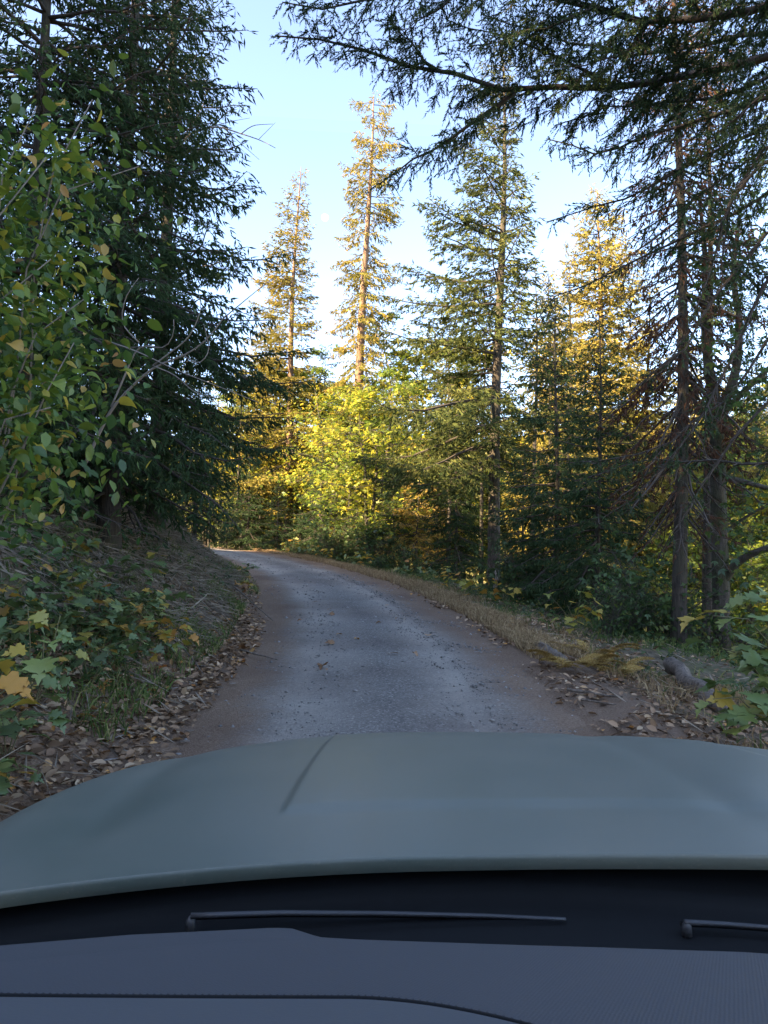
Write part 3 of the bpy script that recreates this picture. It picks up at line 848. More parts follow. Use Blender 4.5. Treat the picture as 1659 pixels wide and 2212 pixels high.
    limb([(1950, 200, 4.6), (1800, 190, 4.7), (1659, 205, 4.7), (1580, 260, 4.8), (1500, 330, 4.9)], 0.45, 0.022, 0.9, t0=0.15)
    # bare, sagging lower branches
    for pts, s_, f_ in [([(1950, 250, 4.9), (1800, 430, 5.0), (1659, 500, 5.1), (1560, 620, 5.2), (1470, 760, 5.3), (1350, 860, 5.4), (1270, 930, 5.5)], 0.3, 0.30),
                        ([(1900, 300, 5.2), (1760, 480, 5.2), (1659, 600, 5.2), (1590, 760, 5.3), (1500, 930, 5.3), (1400, 1050, 5.4), (1300, 1120, 5.5)], 0.34, 0.28),
                        ([(1900, 380, 5.6), (1760, 620, 5.6), (1659, 740, 5.6), (1560, 860, 5.7), (1450, 950, 5.8), (1340, 990, 5.9), (1230, 1000, 6.0)], 0.40, 0.40),
                        ([(1900, 520, 5.0), (1770, 760, 5.1), (1659, 870, 5.1), (1570, 960, 5.2), (1500, 1080, 5.3), (1420, 1210, 5.4)], 0.26, 0.22),
                        ([(1880, 620, 5.4), (1760, 700, 5.4), (1659, 640, 5.4), (1580, 570, 5.5), (1500, 560, 5.6), (1420, 590, 5.7)], 0.34, 0.5),
                        ([(1880, 300, 4.7), (1740, 330, 4.8), (1659, 340, 4.8), (1580, 420, 4.9), (1540, 560, 5.0), (1490, 700, 5.1)], 0.30, 0.45),
                        ([(1880, 720, 5.8), (1760, 930, 5.8), (1659, 1010, 5.8), (1560, 1000, 5.9), (1450, 985, 6.0), (1330, 1010, 6.1), (1240, 1040, 6.2)], 0.42, 0.55),
                        ([(1900, 150, 5.0), (1760, 280, 5.0), (1659, 310, 5.1), (1600, 400, 5.1), (1560, 520, 5.2), (1550, 660, 5.3)], 0.34, 0.5)]:
        limb(pts, s_, 0.020, f_, hang=0.8, t0=0.2, ss=0.04)


overhanging_fir()


# ------------------------------------------------------------------ crooked maple and bare twigs
def polytree(name, label, stems, mats, parts_sides=8, cat='tree', crown=None, loc=None):
    """a tree given by limbs drawn through points: [(points, r0, r1), ...]; the first is the trunk"""
    P0 = np.array(list(at(*stems[0][0][0])))
    if loc is not None:
        P0 = np.array(loc)
    t = empty(name, tuple(P0))
    tag(t, label, cat)
    rng = np.random.default_rng(len(label))
    trunk = None
    for i, (pts, r0, r1) in enumerate(stems):
        P = np.array([list(at(*p)) for p in pts]) - P0
        n = max(6, len(pts) * 3)
        P = interp(P, np.linspace(0, 1, n))
        for _ in range(2):
            P[1:-1] = 0.25 * P[:-2] + 0.5 * P[1:-1] + 0.25 * P[2:]
        g = Geo()
        tube(g, P, np.linspace(r0, r1, n), parts_sides, jit=0.08, rng=rng)
        o = obj('trunk' if i == 0 else 'limb', g.mesh('limb', [mats], True), t)
    return t


cm = polytree('crooked_maple', 'crooked mossy maple with forked trunk and sagging low limb at the right', [
    ([(1560, 1420, 13.5), (1556, 1250, 13.5), (1552, 1100, 13.5), (1548, 960, 13.5), (1555, 880, 13.5)], 0.17, 0.14),
    ([(1553, 900, 13.5), (1530, 800, 13.5), (1520, 700, 13.6), (1525, 560, 13.7), (1510, 420, 13.8)], 0.11, 0.03),
    ([(1555, 890, 13.5), (1590, 820, 13.4), (1600, 700, 13.4), (1580, 600, 13.4), (1600, 450, 13.4)], 0.10, 0.03),
    ([(1556, 900, 13.5), (1610, 840, 13.2), (1660, 800, 13.0), (1720, 720, 12.8)], 0.07, 0.03),
    ([(1560, 1265, 13.5), (1580, 1225, 13.3), (1620, 1195, 13.0), (1680, 1178, 12.6), (1760, 1190, 12.3)], 0.085, 0.04),
    ([(1560, 1030, 13.5), (1610, 1042, 13.2), (1680, 1060, 13.0), (1750, 1075, 12.8)], 0.06, 0.03),
    ([(1565, 1150, 13.5), (1620, 1110, 13.3), (1680, 1080, 13.0)], 0.04, 0.015)], 'bark_maple')
rng = np.random.default_rng(9)
c = Geo()
for px, py, sx, sy, n in [(1610, 480, 70, 160, 500), (1640, 880, 60, 90, 420), (1600, 680, 60, 120, 330), (1540, 620, 50, 120, 260), (1620, 1150, 60, 80, 260)]:
    P = np.array([list(at(px + rng.normal() * sx, py + rng.normal() * sy, 13.3 + rng.normal() * 0.7)) for _ in range(n)]) - np.array(cm.location)
    D = rng.normal(size=(n, 3)); D[:, 2] -= 0.6
    leaf_quads(c, P, D, nrm(np.stack([rng.normal(0, .5, n), rng.normal(0, .5, n), np.ones(n)], -1)), 0.13 * rng.uniform(0.6, 1.2, n), rng, rng.uniform(0, 0.9, n), True)
    q = P + rng.normal(0, 0.25, P.shape)
    kites(c, P, q - P, np.linalg.norm(q - P, axis=1), 0.012, rng, 0.3, mat=1, planes=1, mid=0.2)
obj('crown', c.mesh('crown', ['greenleaf', 'twig']), cm)


# ------------------------------------------------------------------ single leaves
def leaf_mesh(kind, mat, seed=0, curl=0.15):
    rng = np.random.default_rng(seed)
    if kind == 'maple':
        half = [(0.0, 0.0), (0.10, -0.03), (0.30, -0.10), (0.27, 0.04), (0.50, 0.05), (0.56, 0.20), (0.44, 0.26), (0.34, 0.34), (0.52, 0.52), (0.40, 0.55), (0.36, 0.66), (0.22, 0.60), (0.15, 0.58), (0.20, 0.80), (0.10, 0.84), (0.0, 1.05)]
    elif kind == 'hazel':
        half = [(0.0, 0.0), (0.16, -0.03), (0.34, 0.10), (0.44, 0.32), (0.42, 0.55), (0.31, 0.76), (0.16, 0.90), (0.0, 1.06)]
    else:
        half = [(0.0, 0.0), (0.10, 0.10), (0.20, 0.32), (0.22, 0.55), (0.14, 0.82), (0.0, 1.0)]
    k = len(half)
    V, T = [], []
    mid = [(0.0, y * 1.0) for (_, y) in half]
    for sgn in (1, -1):
        for i, (x, y) in enumerate(half):
            jx = x * (1 + rng.uniform(-0.08, 0.08))
            z = 0.32 * abs(x) * curl * 2 - curl * (y - 0.3) ** 2 - 0.5 * curl * x * x + rng.uniform(-0.02, 0.02)
            V.append((sgn * jx, y, z))
    c = len(V)
    V.append((0, 0.30, 0.0))
    V.append((0, 0.70, -curl * 0.16))
    for h in range(2):
        for i in range(k - 1):
            a, b = h * k + i, h * k + i + 1
            cc = c if half[i][1] < 0.5 and half[i + 1][1] < 0.56 else c + 1
            T.append((a, b, cc) if h == 0 else (b, a, cc))
        T.append((c, c + 1, c))
    T = [t for t in T if len(set(t)) == 3]
    # the triangle between the two hubs at the switch of hub
    for h in range(2):
        sw = [i for i in range(k - 1) if not (half[i][1] < 0.5 and half[i + 1][1] < 0.56)]
        if sw:
            i = h * k + sw[0]
            T.append((c, i, c + 1) if h == 0 else (i, c, c + 1))
    g = Geo()
    g.add(V, None, T, 0.5)
    # stalk
    tube(g, [(0, 0, 0), (0, -0.18, 0.03), (0, -0.36, 0.0)], [0.012, 0.010, 0.008], 3, mat=0)
    return g.mesh('leaf', [mat], True)


LEAF = {}
for kind in ('maple', 'hazel', 'dry'):
    for mat in ('maple_green', 'maple_yellow', 'hazel_leaf', 'fallen', 'bank_leaf'):
        LEAF[kind, mat] = [leaf_mesh(kind, mat, s, [0.15, 0.4, 0.75][s] * (1.6 if mat == 'fallen' else 1)) for s in range(3)]


def orient(d, n):
    d = Vector(d).normalized(); n = Vector(n)
    x = d.cross(n).normalized(); z = x.cross(d)
    return Matrix((x, d, z)).transposed()


def put_leaf(parent, P, d, n, size, meshes, rnd, base):
    o = obj('leaf', rnd.choice(meshes), parent)
    m = orient(d, n).to_4x4() @ Matrix.Diagonal((size, size, size, 1))
    m.translation = Vector(P) - base
    o.matrix_local = m
    return o


def sapling(name, label, base, stems, n, size, kind, mat, seed, stem_mat='stem_green', sr=0.008, spread=0.12, group=None, cat='plant', up=1.0, f0=0.22):
    """stems: world polylines; leaves as single objects along them"""
    rnd = random.Random(seed)
    rng = np.random.default_rng(seed)
    t = empty(name, base)
    tag(t, label, cat, group)
    B = Vector(base)
    for st in stems:
        P = interp(np.array([list(p) for p in st]), np.linspace(0, 1, 8))
        g = Geo()
        tube(g, P - np.array(list(B)), np.linspace(sr, sr * 0.3, 8), 5)
        obj('stem', g.mesh('stem', [stem_mat], True), t)
    for i in range(n):
        st = np.array([list(p) for p in stems[i % len(stems)]])
        f = f0 + (1 - f0) * rnd.random() ** 0.7
        P = interp(st, np.array([f]))[0]
        az = rnd.uniform(0, 6.283)
        out = Vector((math.cos(az), math.sin(az), rnd.uniform(-0.55, 0.15)))
        P = Vector(P) + Vector((math.cos(az), math.sin(az), rnd.uniform(-0.3, 0.6))) * spread * rnd.uniform(0.3, 1.6)
        nn = Vector((rnd.gauss(0, 0.35), rnd.gauss(0, 0.35), up))
        put_leaf(t, P, out, nn, size * rnd.uniform(0.65, 1.2), LEAF[kind, mat], rnd, B)
    return t


def gpt(x, y, h=0.0):
    return Vector((x, y, gz(x, y) + h))


# big-leaf maple sprays at the right edge
b = gpt(3.45, 5.3)
sapling('maple_sapling', 'green big-leaf maple sapling at the right edge, beside the rotten log', b,
        [[b, at(1660, 1500, 5.3), at(1620, 1420, 5.2), at(1560, 1400, 5.1)], [b, at(1680, 1450, 5.3), at(1640, 1340, 5.2), at(1540, 1330, 5.2)], [b, at(1700, 1400, 5.4), at(1690, 1300, 5.3), at(1620, 1290, 5.3)],
         [b, at(1650, 1560, 5.2), at(1590, 1500, 5.0), at(1540, 1510, 5.0)], [b, at(1690, 1560, 5.1), at(1640, 1540, 4.9), at(1580, 1570, 4.9)], [b, at(1720, 1500, 5.2), at(1700, 1430, 5.0), at(1650, 1450, 4.9)]],
        90, 0.19, 'maple', 'maple_green', 3, sr=0.012, spread=0.15)
for i, (px, py, d, h, n, sz, lab) in enumerate([
        (1245, 1380, 12.0, 0.75, 26, 0.17, 'yellow-leaved maple seedling on the right verge above the bracken'),
        (1020, 1275, 17.5, 0.75, 26, 0.20, 'yellow-leaved maple seedling at the foot of the broad fir'),
        (1090, 1285, 17.0, 0.5, 10, 0.18, 'small yellow sapling beside the pale stub right of the broad fir')]):
    p = at(px, py, d); b = gpt(p.x, p.y)
    st = [[b, b + Vector((a * 0.22 * h, 0, h * 0.55)), b + Vector((a * 0.6 * h, c_ * 0.3, h * z))] for a, c_, z in ((-1, .3, 1.0), (0.1, -.4, 1.15), (1.0, .2, .85), (-.5, -.8, .8), (.6, -.9, .95))]
    sapling('maple_sapling', lab, b, st, n, sz, 'maple', 'maple_yellow', 20 + i, spread=0.14)

# two near seedlings by the left edge
b = gpt(-2.15, 2.9)
sapling('maple_sapling', 'orange-yellow maple leaves hanging in at the very left edge above the hood', b, [[b, at(-60, 1500, 2.8), at(5, 1380, 2.8)], [b, at(-60, 1560, 2.7), at(0, 1450, 2.7)], [b, at(-70, 1500, 2.9), at(-20, 1300, 2.9)]],
        6, 0.12, 'maple', 'maple_yellow', 41, spread=0.07, f0=0.75)
b = gpt(-2.6, 3.7)
sapling('maple_sapling', 'pale green maple seedling with broad leaves near the left edge of the bank', b, [[b, at(70, 1450, 3.7), at(60, 1310, 3.6)], [b, at(100, 1450, 3.7), at(130, 1330, 3.6)], [b, at(90, 1480, 3.6), at(95, 1380, 3.5)]],
        16, 0.13, 'maple', 'maple_green', 42, spread=0.11, f0=0.6)

# hazel at the left edge
hz = []
hb = gpt(-3.1, 4.6)
for pts in ([(60, 1000, 4.9), (75, 560, 4.9), (130, 300, 4.8), (200, 215, 4.8)], [(20, 950, 4.7), (60, 560, 4.7), (110, 430, 4.7), (230, 350, 4.8), (300, 360, 4.9)],
            [(-20, 900, 4.5), (-10, 500, 4.5), (20, 260, 4.5), (80, 230, 4.5)], [(0, 1000, 4.5), (40, 760, 4.4), (110, 690, 4.4), (190, 640, 4.5)],
            [(10, 1050, 4.4), (80, 900, 4.3), (120, 800, 4.3), (160, 740, 4.4)], [(-60, 1000, 4.2), (-40, 700, 4.2), (20, 620, 4.2), (110, 560, 4.3)],
            [(-40, 1050, 4.1), (0, 920, 4.0), (50, 860, 4.0), (110, 880, 4.1)], [(-40, 900, 4.2), (0, 440, 4.2), (60, 380, 4.2), (100, 340, 4.3)]):
    hz.append([hb + Vector((random.Random(len(hz)).uniform(-.3, .3), 0, 0))] + [at(*p) for p in pts])
hazel = sapling('hazel_bush', 'leafy green hazel bush filling the left edge, a few leaves turned yellow', hb, hz, 300, 0.088, 'hazel', 'hazel_leaf', 8, 'bark_grey', 0.012, 0.28, cat='bush', up=0.8, f0=0.52)
rng = np.random.default_rng(18)
n = 3400
c = Geo()
st = rng.integers(0, len(hz), n)
P = np.array([interp(np.array([list(p) for p in hz[j]]), np.array([0.52 + 0.48 * rng.uniform()]))[0] for j in st])
P += rng.normal(0, 1, (n, 3)) * np.array([0.27, 0.45, 0.27]) + np.array([-0.22, 0.35, 0])
D = rng.normal(size=(n, 3)); D[:, 2] -= 0.5
leaf_quads(c, P - np.array(list(hb)), D, nrm(np.stack([rng.normal(0, .5, n), rng.normal(0, .5, n) - 0.4, np.ones(n)], -1)), 0.088 * rng.uniform(0.6, 1.25, n), rng, rng.uniform(0, 1, n), False)
o = obj('leaves', c.mesh('leaves', ['hazel_mass']), hazel); o['kind'] = 'stuff'

# bare pale twigs in front of the left spruces
polytree('bare_bush', 'tangle of bare pale twigs in front of the dark left spruces', [
    ([(180, 1010, 8), (240, 880, 7.8), (330, 790, 7.6), (400, 770, 7.5), (450, 735, 7.4), (480, 690, 7.3)], 0.022, 0.006),
    ([(240, 880, 7.8), (300, 740, 7.7), (360, 760, 7.6), (385, 700, 7.5), (375, 690, 7.5)], 0.012, 0.004),
    ([(330, 790, 7.6), (380, 810, 7.5), (420, 850, 7.4), (470, 860, 7.4)], 0.008, 0.003),
    ([(300, 740, 7.7), (260, 700, 7.7), (270, 640, 7.6), (300, 600, 7.6)], 0.009, 0.003),
    ([(330, 790, 7.6), (410, 730, 7.5), (440, 660, 7.4), (430, 640, 7.4)], 0.010, 0.003),
    ([(240, 740, 7.7), (300, 760, 7.6), (380, 800, 7.5), (460, 830, 7.4), (560, 870, 7.3)], 0.009, 0.003),
    ([(480, 690, 7.3), (540, 640, 7.2), (590, 600, 7.2)], 0.007, 0.003),
    ([(400, 770, 7.5), (430, 790, 7.4), (455, 760, 7.4), (440, 700, 7.4)], 0.008, 0.003)], 'pale_twig', 5, cat='bush')
polytree('dead_branch', 'thin bare branch reaching from the tall left spruce into the sky', [
    ([(345, 420, 14.5), (400, 290, 14), (470, 270, 13.6), (520, 290, 13.4), (560, 300, 13.3), (595, 320, 13.2)], 0.030, 0.006),
    ([(520, 290, 13.4), (545, 270, 13.3), (590, 268, 13.2)], 0.010, 0.004), ([(480, 274, 13.6), (520, 310, 13.5), (560, 345, 13.4)], 0.010, 0.004),
    ([(400, 290, 14), (440, 230, 13.8), (450, 180, 13.7), (430, 140, 13.6)], 0.012, 0.005), ([(560, 300, 13.3), (575, 285, 13.2), (595, 265, 13.2)], 0.006, 0.003),
    ([(470, 270, 13.6), (500, 262, 13.5), (540, 255, 13.4)], 0.008, 0.003)], 'pale_twig', 5, cat='branch')


# ------------------------------------------------------------------ ground cover
def spots(rng, n, s0, s1, y0, y1, bias=1.0):
    """n points on the ground between two distances from the road's centre line"""
    y = y0 + (y1 - y0) * rng.uniform(size=n) ** bias
    s = rng.uniform(s0, s1, n)
    j = np.interp(y, CLY, np.arange(len(CLY))); r = np.arange(len(CLX))
    x = np.interp(j, r, CLX) + np.interp(j, r, TY) * s
    yy = np.interp(j, r, CLY) - np.interp(j, r, TX) * s
    return np.stack([x, yy, ground(x, yy)], -1)


def clumped(P, rng, sc=1.2, keep=0.5, seed=1):
    v = vnoise(P[:, 0], P[:, 1], sc, seed) + 0.6 * vnoise(P[:, 0], P[:, 1], sc * 2.7, seed + 2)
    return P[(v + rng.normal(0, 0.25, len(P))) > np.quantile(v, 1 - keep)]


def grass(name, label, P, h, mat, rng, w=0.006, lean=0.35):
    g = Geo()
    n = len(P)
    D = np.stack([rng.normal(0, lean, n), rng.normal(0, lean, n), np.ones(n)], -1)
    L = h * rng.uniform(0.45, 1.2, n)
    D = nrm(D)
    side = nrm(np.cross(D, rng.normal(size=(n, 3))))
    W = (w * rng.uniform(0.7, 1.4, n))[:, None]
    bend = np.stack([rng.normal(0, 0.4, n), rng.normal(0, 0.4, n), -0.25 * np.ones(n)], -1) * L[:, None]
    mid = P + D * (L * 0.55)[:, None]
    tip = P + D * L[:, None] + bend
    V = np.stack([P - side * W, P + side * W, mid + side * W * 0.8, mid - side * W * 0.8, tip], 1).reshape(-1, 3)
    i = np.arange(n)[:, None] * 5
    g.add(V, i + np.array([[0, 1, 2, 3]]), i + np.array([[3, 2, 4]]), np.repeat(rng.uniform(0, 1, n), 5))
    o = obj(name, g.mesh(name, [mat]))
    tag(o, label, 'grass', None, 'stuff')


rng = np.random.default_rng(101)
P = np.concatenate([clumped(spots(rng, 17000, 2.0, 2.75, 9.5, 40, 1.3), rng, 1.5, 0.8), clumped(spots(rng, 6000, 2.6, 3.6, 9.5, 40, 1.3), rng, 1.5, 0.4, 8), clumped(spots(rng, 3500, 2.7, 4.2, 3.5, 9), rng, 1.5, 0.5, 4)])
grass('dry_grass', 'tan dry grass along the right shoulder of the road', P, 0.24, 'drygrass', rng)
P = np.concatenate([clumped(spots(rng, 15000, 2.9, 7.5, 6, 40, 1.2), rng, 1.0, 0.6, 7), clumped(spots(rng, 4200, -2.9, -2.2, 5.5, 15), rng, 1.4, 0.45, 9), clumped(spots(rng, 3500, -3.0, -1.95, 17, 42), rng, 1.4, 0.7, 9),
                    clumped(spots(rng, 5000, -5.5, -2.6, 6, 24), rng, 1.2, 0.4, 11)])
grass('green_grass', 'thin green grass on the verges and the foot of the left bank', P, 0.26, 'greengrass', rng, 0.006)

# leaf litter, twigs and gravel: uncountable
g = Geo()
P = np.concatenate([spots(rng, 9500, -3.3, -1.75, 2.0, 13, 1.2), spots(rng, 2500, -3.2, -1.9, 13, 30), clumped(spots(rng, 8500, 1.75, 3.9, 2.5, 16), rng, 1.3, 0.7, 3), spots(rng, 4000, -6.5, -3.0, 2, 14), spots(rng, 2500, 3, 7, 5, 22),
                    clumped(spots(rng, 1200, 1.6, 2.6, 14, 36), rng, 1.3, 0.7, 3)])
s_, _ = lateral(P[:, 0], P[:, 1])
P = P[(np.abs(s_) > 1.75 + 0.35 * rng.uniform(size=len(P)) ** 2)]
n = len(P)
P[:, 2] += 0.012 + 0.03 * rng.uniform(size=n)
D = np.stack([rng.normal(size=n), rng.normal(size=n), rng.normal(0, 0.25, n)], -1)
leaf_quads(g, P, D, nrm(np.stack([rng.normal(0, .4, n), rng.normal(0, .4, n), np.ones(n)], -1)), 0.075 * rng.uniform(0.4, 1.5, n), rng, rng.uniform(0, 1, n) ** 1.2, False)
tag(obj('leaf_litter', g.mesh('leaf_litter', ['litter'])), 'brown fallen leaf litter along both road edges', 'leaf litter', None, 'stuff')

g = Geo()
P = np.concatenate([clumped(spots(rng, 20000, -5.2, -2.5, 7.0, 24), rng, 0.9, 0.8, 15), spots(rng, 220, -3.0, -1.9, 2.5, 10), spots(rng, 700, 2.2, 5, 4, 14)])
n = len(P)
P[:, 2] += 0.01 + 0.12 * rng.uniform(size=n) ** 2
slope = np.stack([np.full(n, 0.55), np.full(n, -0.25), np.full(n, -0.45)], -1)
D = nrm(slope + rng.normal(0, 0.5, (n, 3)) * np.array([1, 1, 0.5]))
kites(g, P, D, 0.34 * rng.uniform(0.3, 1.6, n), 0.012 * rng.uniform(0.6, 1.6, n), rng, rng.uniform(0, 1, n), planes=2, mid=0.3)
tag(obj('dead_brush', g.mesh('dead_brush', ['brush'])), 'grey dead twigs and straw on the steep left bank', 'brushwood', None, 'stuff')


g = Geo()
P = np.concatenate([clumped(spots(rng, 11000, -7.0, -2.6, 2.2, 8.5, 1.0), rng, 1.1, 0.7, 21), clumped(spots(rng, 7000, -8.0, -4.6, 8, 24, 1.0), rng, 1.1, 0.62, 21), clumped(spots(rng, 1500, -4.6, -2.6, 8, 24, 1.0), rng, 1.1, 0.5, 21), clumped(spots(rng, 11000, 3.4, 9.5, 6, 34, 1.1), rng, 1.0, 0.6, 23)])
n = len(P)
P[:, 2] += 0.02 + 0.22 * rng.uniform(size=n) ** 1.5
D = rng.normal(size=(n, 3)); D[:, 2] -= 0.2
leaf_quads(g, P, D, nrm(np.stack([rng.normal(0, .45, n) + 0.2, rng.normal(0, .45, n) - 0.2, np.ones(n)], -1)), 0.065 * rng.uniform(0.5, 1.6, n) * np.interp(P[:, 1], [3, 25], [0.9, 1.5]), rng, rng.uniform(0, 1, n), True)
tag(obj('undergrowth', g.mesh('undergrowth', ['darkleaf'])), 'low leafy ground cover on the left bank and the right slope', 'undergrowth', None, 'stuff')


def stone_mesh(seed, mat):
    r = np.random.default_rng(seed)
    import bmesh
    bm = bmesh.new()
    bmesh.ops.create_icosphere(bm, subdivisions=1, radius=1.0)
    for v in bm.verts:
        v.co *= r.uniform(0.7, 1.15)
        v.co.z *= 0.6
    me = bpy.data.meshes.new('stone')
    bm.to_mesh(me); bm.free()
    me.materials.append(mat)
    return me


def stone_material():
    m, nt, out = new_mat('stone')
    oi = N(nt, 'ShaderNodeObjectInfo')
    a = N(nt, 'ShaderNodeAttribute', attribute_name='rnd')
    f = math_n(nt, 'FRACT', math_n(nt, 'ADD', oi.outputs['Random'], a.outputs['Fac']))
    col = ramp(nt, f, [(0, (0.09, 0.085, 0.08)), (0.5, (0.17, 0.16, 0.15)), (0.9, (0.25, 0.23, 0.21)), (1, (0.36, 0.33, 0.30))])
    p = N(nt, 'ShaderNodeBsdfPrincipled')
    p.inputs['Roughness'].default_value = 0.9
    nt.links.new(col, p.inputs['Base Color'])
    nt.links.new(p.outputs[0], out.inputs['Surface'])
    return m


STONE = stone_material()
g = Geo()
ico = [stone_mesh(s, STONE) for s in range(5)]
tmpl = []
for me in ico:
    tmpl.append((np.array([v.co[:] for v in me.vertices]), np.array([p.vertices[:] for p in me.polygons])))
oct_v = np.array([(1, 0, 0), (0, 1, 0), (-1, 0, 0), (0, -1, 0), (0, 0, 0.7), (0, 0, -0.5)], float)
oct_t = np.array([(0, 1, 4), (1, 2, 4), (2, 3, 4), (3, 0, 4), (1, 0, 5), (2, 1, 5), (3, 2, 5), (0, 3, 5)])
Pg = np.concatenate([spots(rng, 6000, -1.8, 1.9, 4.2, 14, 1.3), spots(rng, 6500, 0.9, 1.9, 4.2, 24, 1.3), spots(rng, 3500, -0.6, 0.7, 4.2, 24, 1.3), spots(rng, 2500, -2.1, -1.3, 4, 20), spots(rng, 2500, -1.7, 1.8, 14, 36), spots(rng, 4500, 1.3, 2.0, 3.5, 14)])
n = len(Pg)
sz = 0.0085 * np.exp(rng.normal(0, 0.45, n)) * np.interp(Pg[:, 1], [4, 12, 30], [0.8, 1.1, 1.7])
# the road sheet lies above the ground there
Pg[:, 2] = road_z(Pg[:, 1]) + 0.0
s_, yy_ = lateral(Pg[:, 0], Pg[:, 1])
Pg[:, 2] = road_z(yy_) + 0.012 - 0.05 * (s_ / 2) ** 2 - 0.015 + sz * 0.25
jit = rng.uniform(0.6, 1.3, (n, 6, 3))
V = Pg[:, None, :] + oct_v[None] * jit * sz[:, None, None]
g.add(V.reshape(-1, 3), None, (np.arange(n)[:, None, None] * 6 + oct_t[None]).reshape(-1, 3), np.repeat(rng.uniform(0, 1, n), 6))
tag(obj('gravel', g.mesh('gravel', [STONE])), 'loose grey gravel scattered over the road', 'gravel', None, 'stuff')
rnd = random.Random(6)
for i in range(55):
    y = rnd.uniform(4.6, 16); s = rnd.choice([rnd.uniform(1.3, 2.6), rnd.uniform(-2.3, -1.5), rnd.uniform(-1.2, 1.3)])
    x, yv = road_pt(y, s)
    o = obj('stone', rnd.choice(ico))
    r_ = rnd.uniform(0.010, 0.026)
    o.location = (x, yv, (gz(x, yv) if abs(s) > 2 else float(road_z(yv)) - 0.05 * (s / 2) ** 2) + r_ * 0.3)
    o.scale = (r_ * rnd.uniform(0.8, 1.5), r_, r_ * rnd.uniform(0.7, 1.1))
    o.rotation_euler = (0, 0, rnd.uniform(0, 6))
    side = 'right shoulder' if s > 1.3 else 'left edge' if s < -1.5 else 'middle'
    tag(o, 'small grey stone lying loose on the %s of the road' % side, 'stone', 'stones on the %s of the road' % side)
for i in range(300):
    left = i < 215
    y = rnd.uniform(2.6, 12) if left else rnd.uniform(3.6, 15)
    s = -1.75 - 1.6 * rnd.random() ** 1.3 if left else 1.85 + 1.7 * rnd.random()
    if i % 19 == 0: s = rnd.uniform(-1.4, 1.5); y = rnd.uniform(8, 16)
    x, yv = road_pt(y, s)
    o = obj('fallen_leaf', rnd.choice(LEAF[rnd.choice(['maple', 'dry', 'dry']), 'fallen']))
    r_ = rnd.uniform(0.07, 0.16)
    zz = gz(x, yv) if abs(s) > 1.95 else float(road_z(yv)) - 0.05 * (s / 2) ** 2 + 0.012
    m = orient((rnd.gauss(0, 1), rnd.gauss(0, 1), rnd.gauss(0, .12)), (rnd.gauss(0, .25), rnd.gauss(0, .25), 1)).to_4x4() @ Matrix.Diagonal((r_, r_, r_, 1))
    m.translation = (x, yv, zz + 0.025)
    o.matrix_world = m
    wh = 'on the gravel itself' if abs(s) < 1.7 else 'among the litter on the left shoulder' if s < 0 else 'on the right shoulder'
    tag(o, 'dry brown fallen leaf %s' % wh, 'leaf', 'fallen leaves %s' % wh)


# shrubs under the trees
def shrub_mesh(seed, h, r, n, size, fol, lobed=False):
    rg = np.random.default_rng(seed)
    g = Geo(); c = Geo()
    for k in range(7):
        az = rg.uniform(0, 6.28); ln = rg.uniform(0.3, 1.0) * r
        hh = h * rg.uniform(0.55, 1.0)
        s = np.linspace(0, 1, 5)
        st = np.stack([np.cos(az) * ln * s, np.sin(az) * ln * s, hh * (1.35 * s - 0.35 * s ** 2) - 0.1 * (1 - s)], -1)
        tube(g, st, 0.012 * (1 - 0.8 * s), 4)
        m = n // 7
        q = interp(st, rg.uniform(0.2, 1, m))
        Pn = q + rg.normal(0, 1, (m, 3)) * np.array([0.3 * r, 0.3 * r, 0.16 * h])
        D = rg.normal(size=(m, 3)); D[:, 2] -= 0.4
        tb = rg.uniform()
        leaf_quads(c, Pn, D, nrm(np.stack([rg.normal(0, .4, m), rg.normal(0, .4, m), np.ones(m)], -1)), size * rg.uniform(0.6, 1.3, m), rg, np.clip(0.4 * tb + 0.6 * rg.uniform(0, 1, m), 0, 0.999), lobed)
        kites(c, q, Pn - q, np.linalg.norm(Pn - q, axis=1), 0.006, rg, 0.3, mat=1, planes=1, mid=0.1)
    return g.mesh('stems', ['twig'], True), c.mesh('leaves', [fol, 'twig'])


SH = [shrub_mesh(1, 1.0, 0.7, 420, 0.085, 'darkleaf'), shrub_mesh(2, 1.3, 0.8, 480, 0.09, 'greenleaf'), shrub_mesh(3, 0.6, 0.6, 300, 0.10, 'darkleaf', True), shrub_mesh(4, 0.45, 0.5, 240, 0.075, 'greenleaf'), shrub_mesh(5, 1.6, 1.0, 560, 0.11, 'darkleaf', True)]


def shrub(me, x, y, sc, label, group, rz):
    t = empty('shrub', (x, y, gz(x, y)), rz)
    t.scale = (sc, sc, sc)
    tag(t, label, 'shrub', group)
    obj('stem', me[0], t)
    o = obj('leaves', me[1], t); o['kind'] = 'stuff'


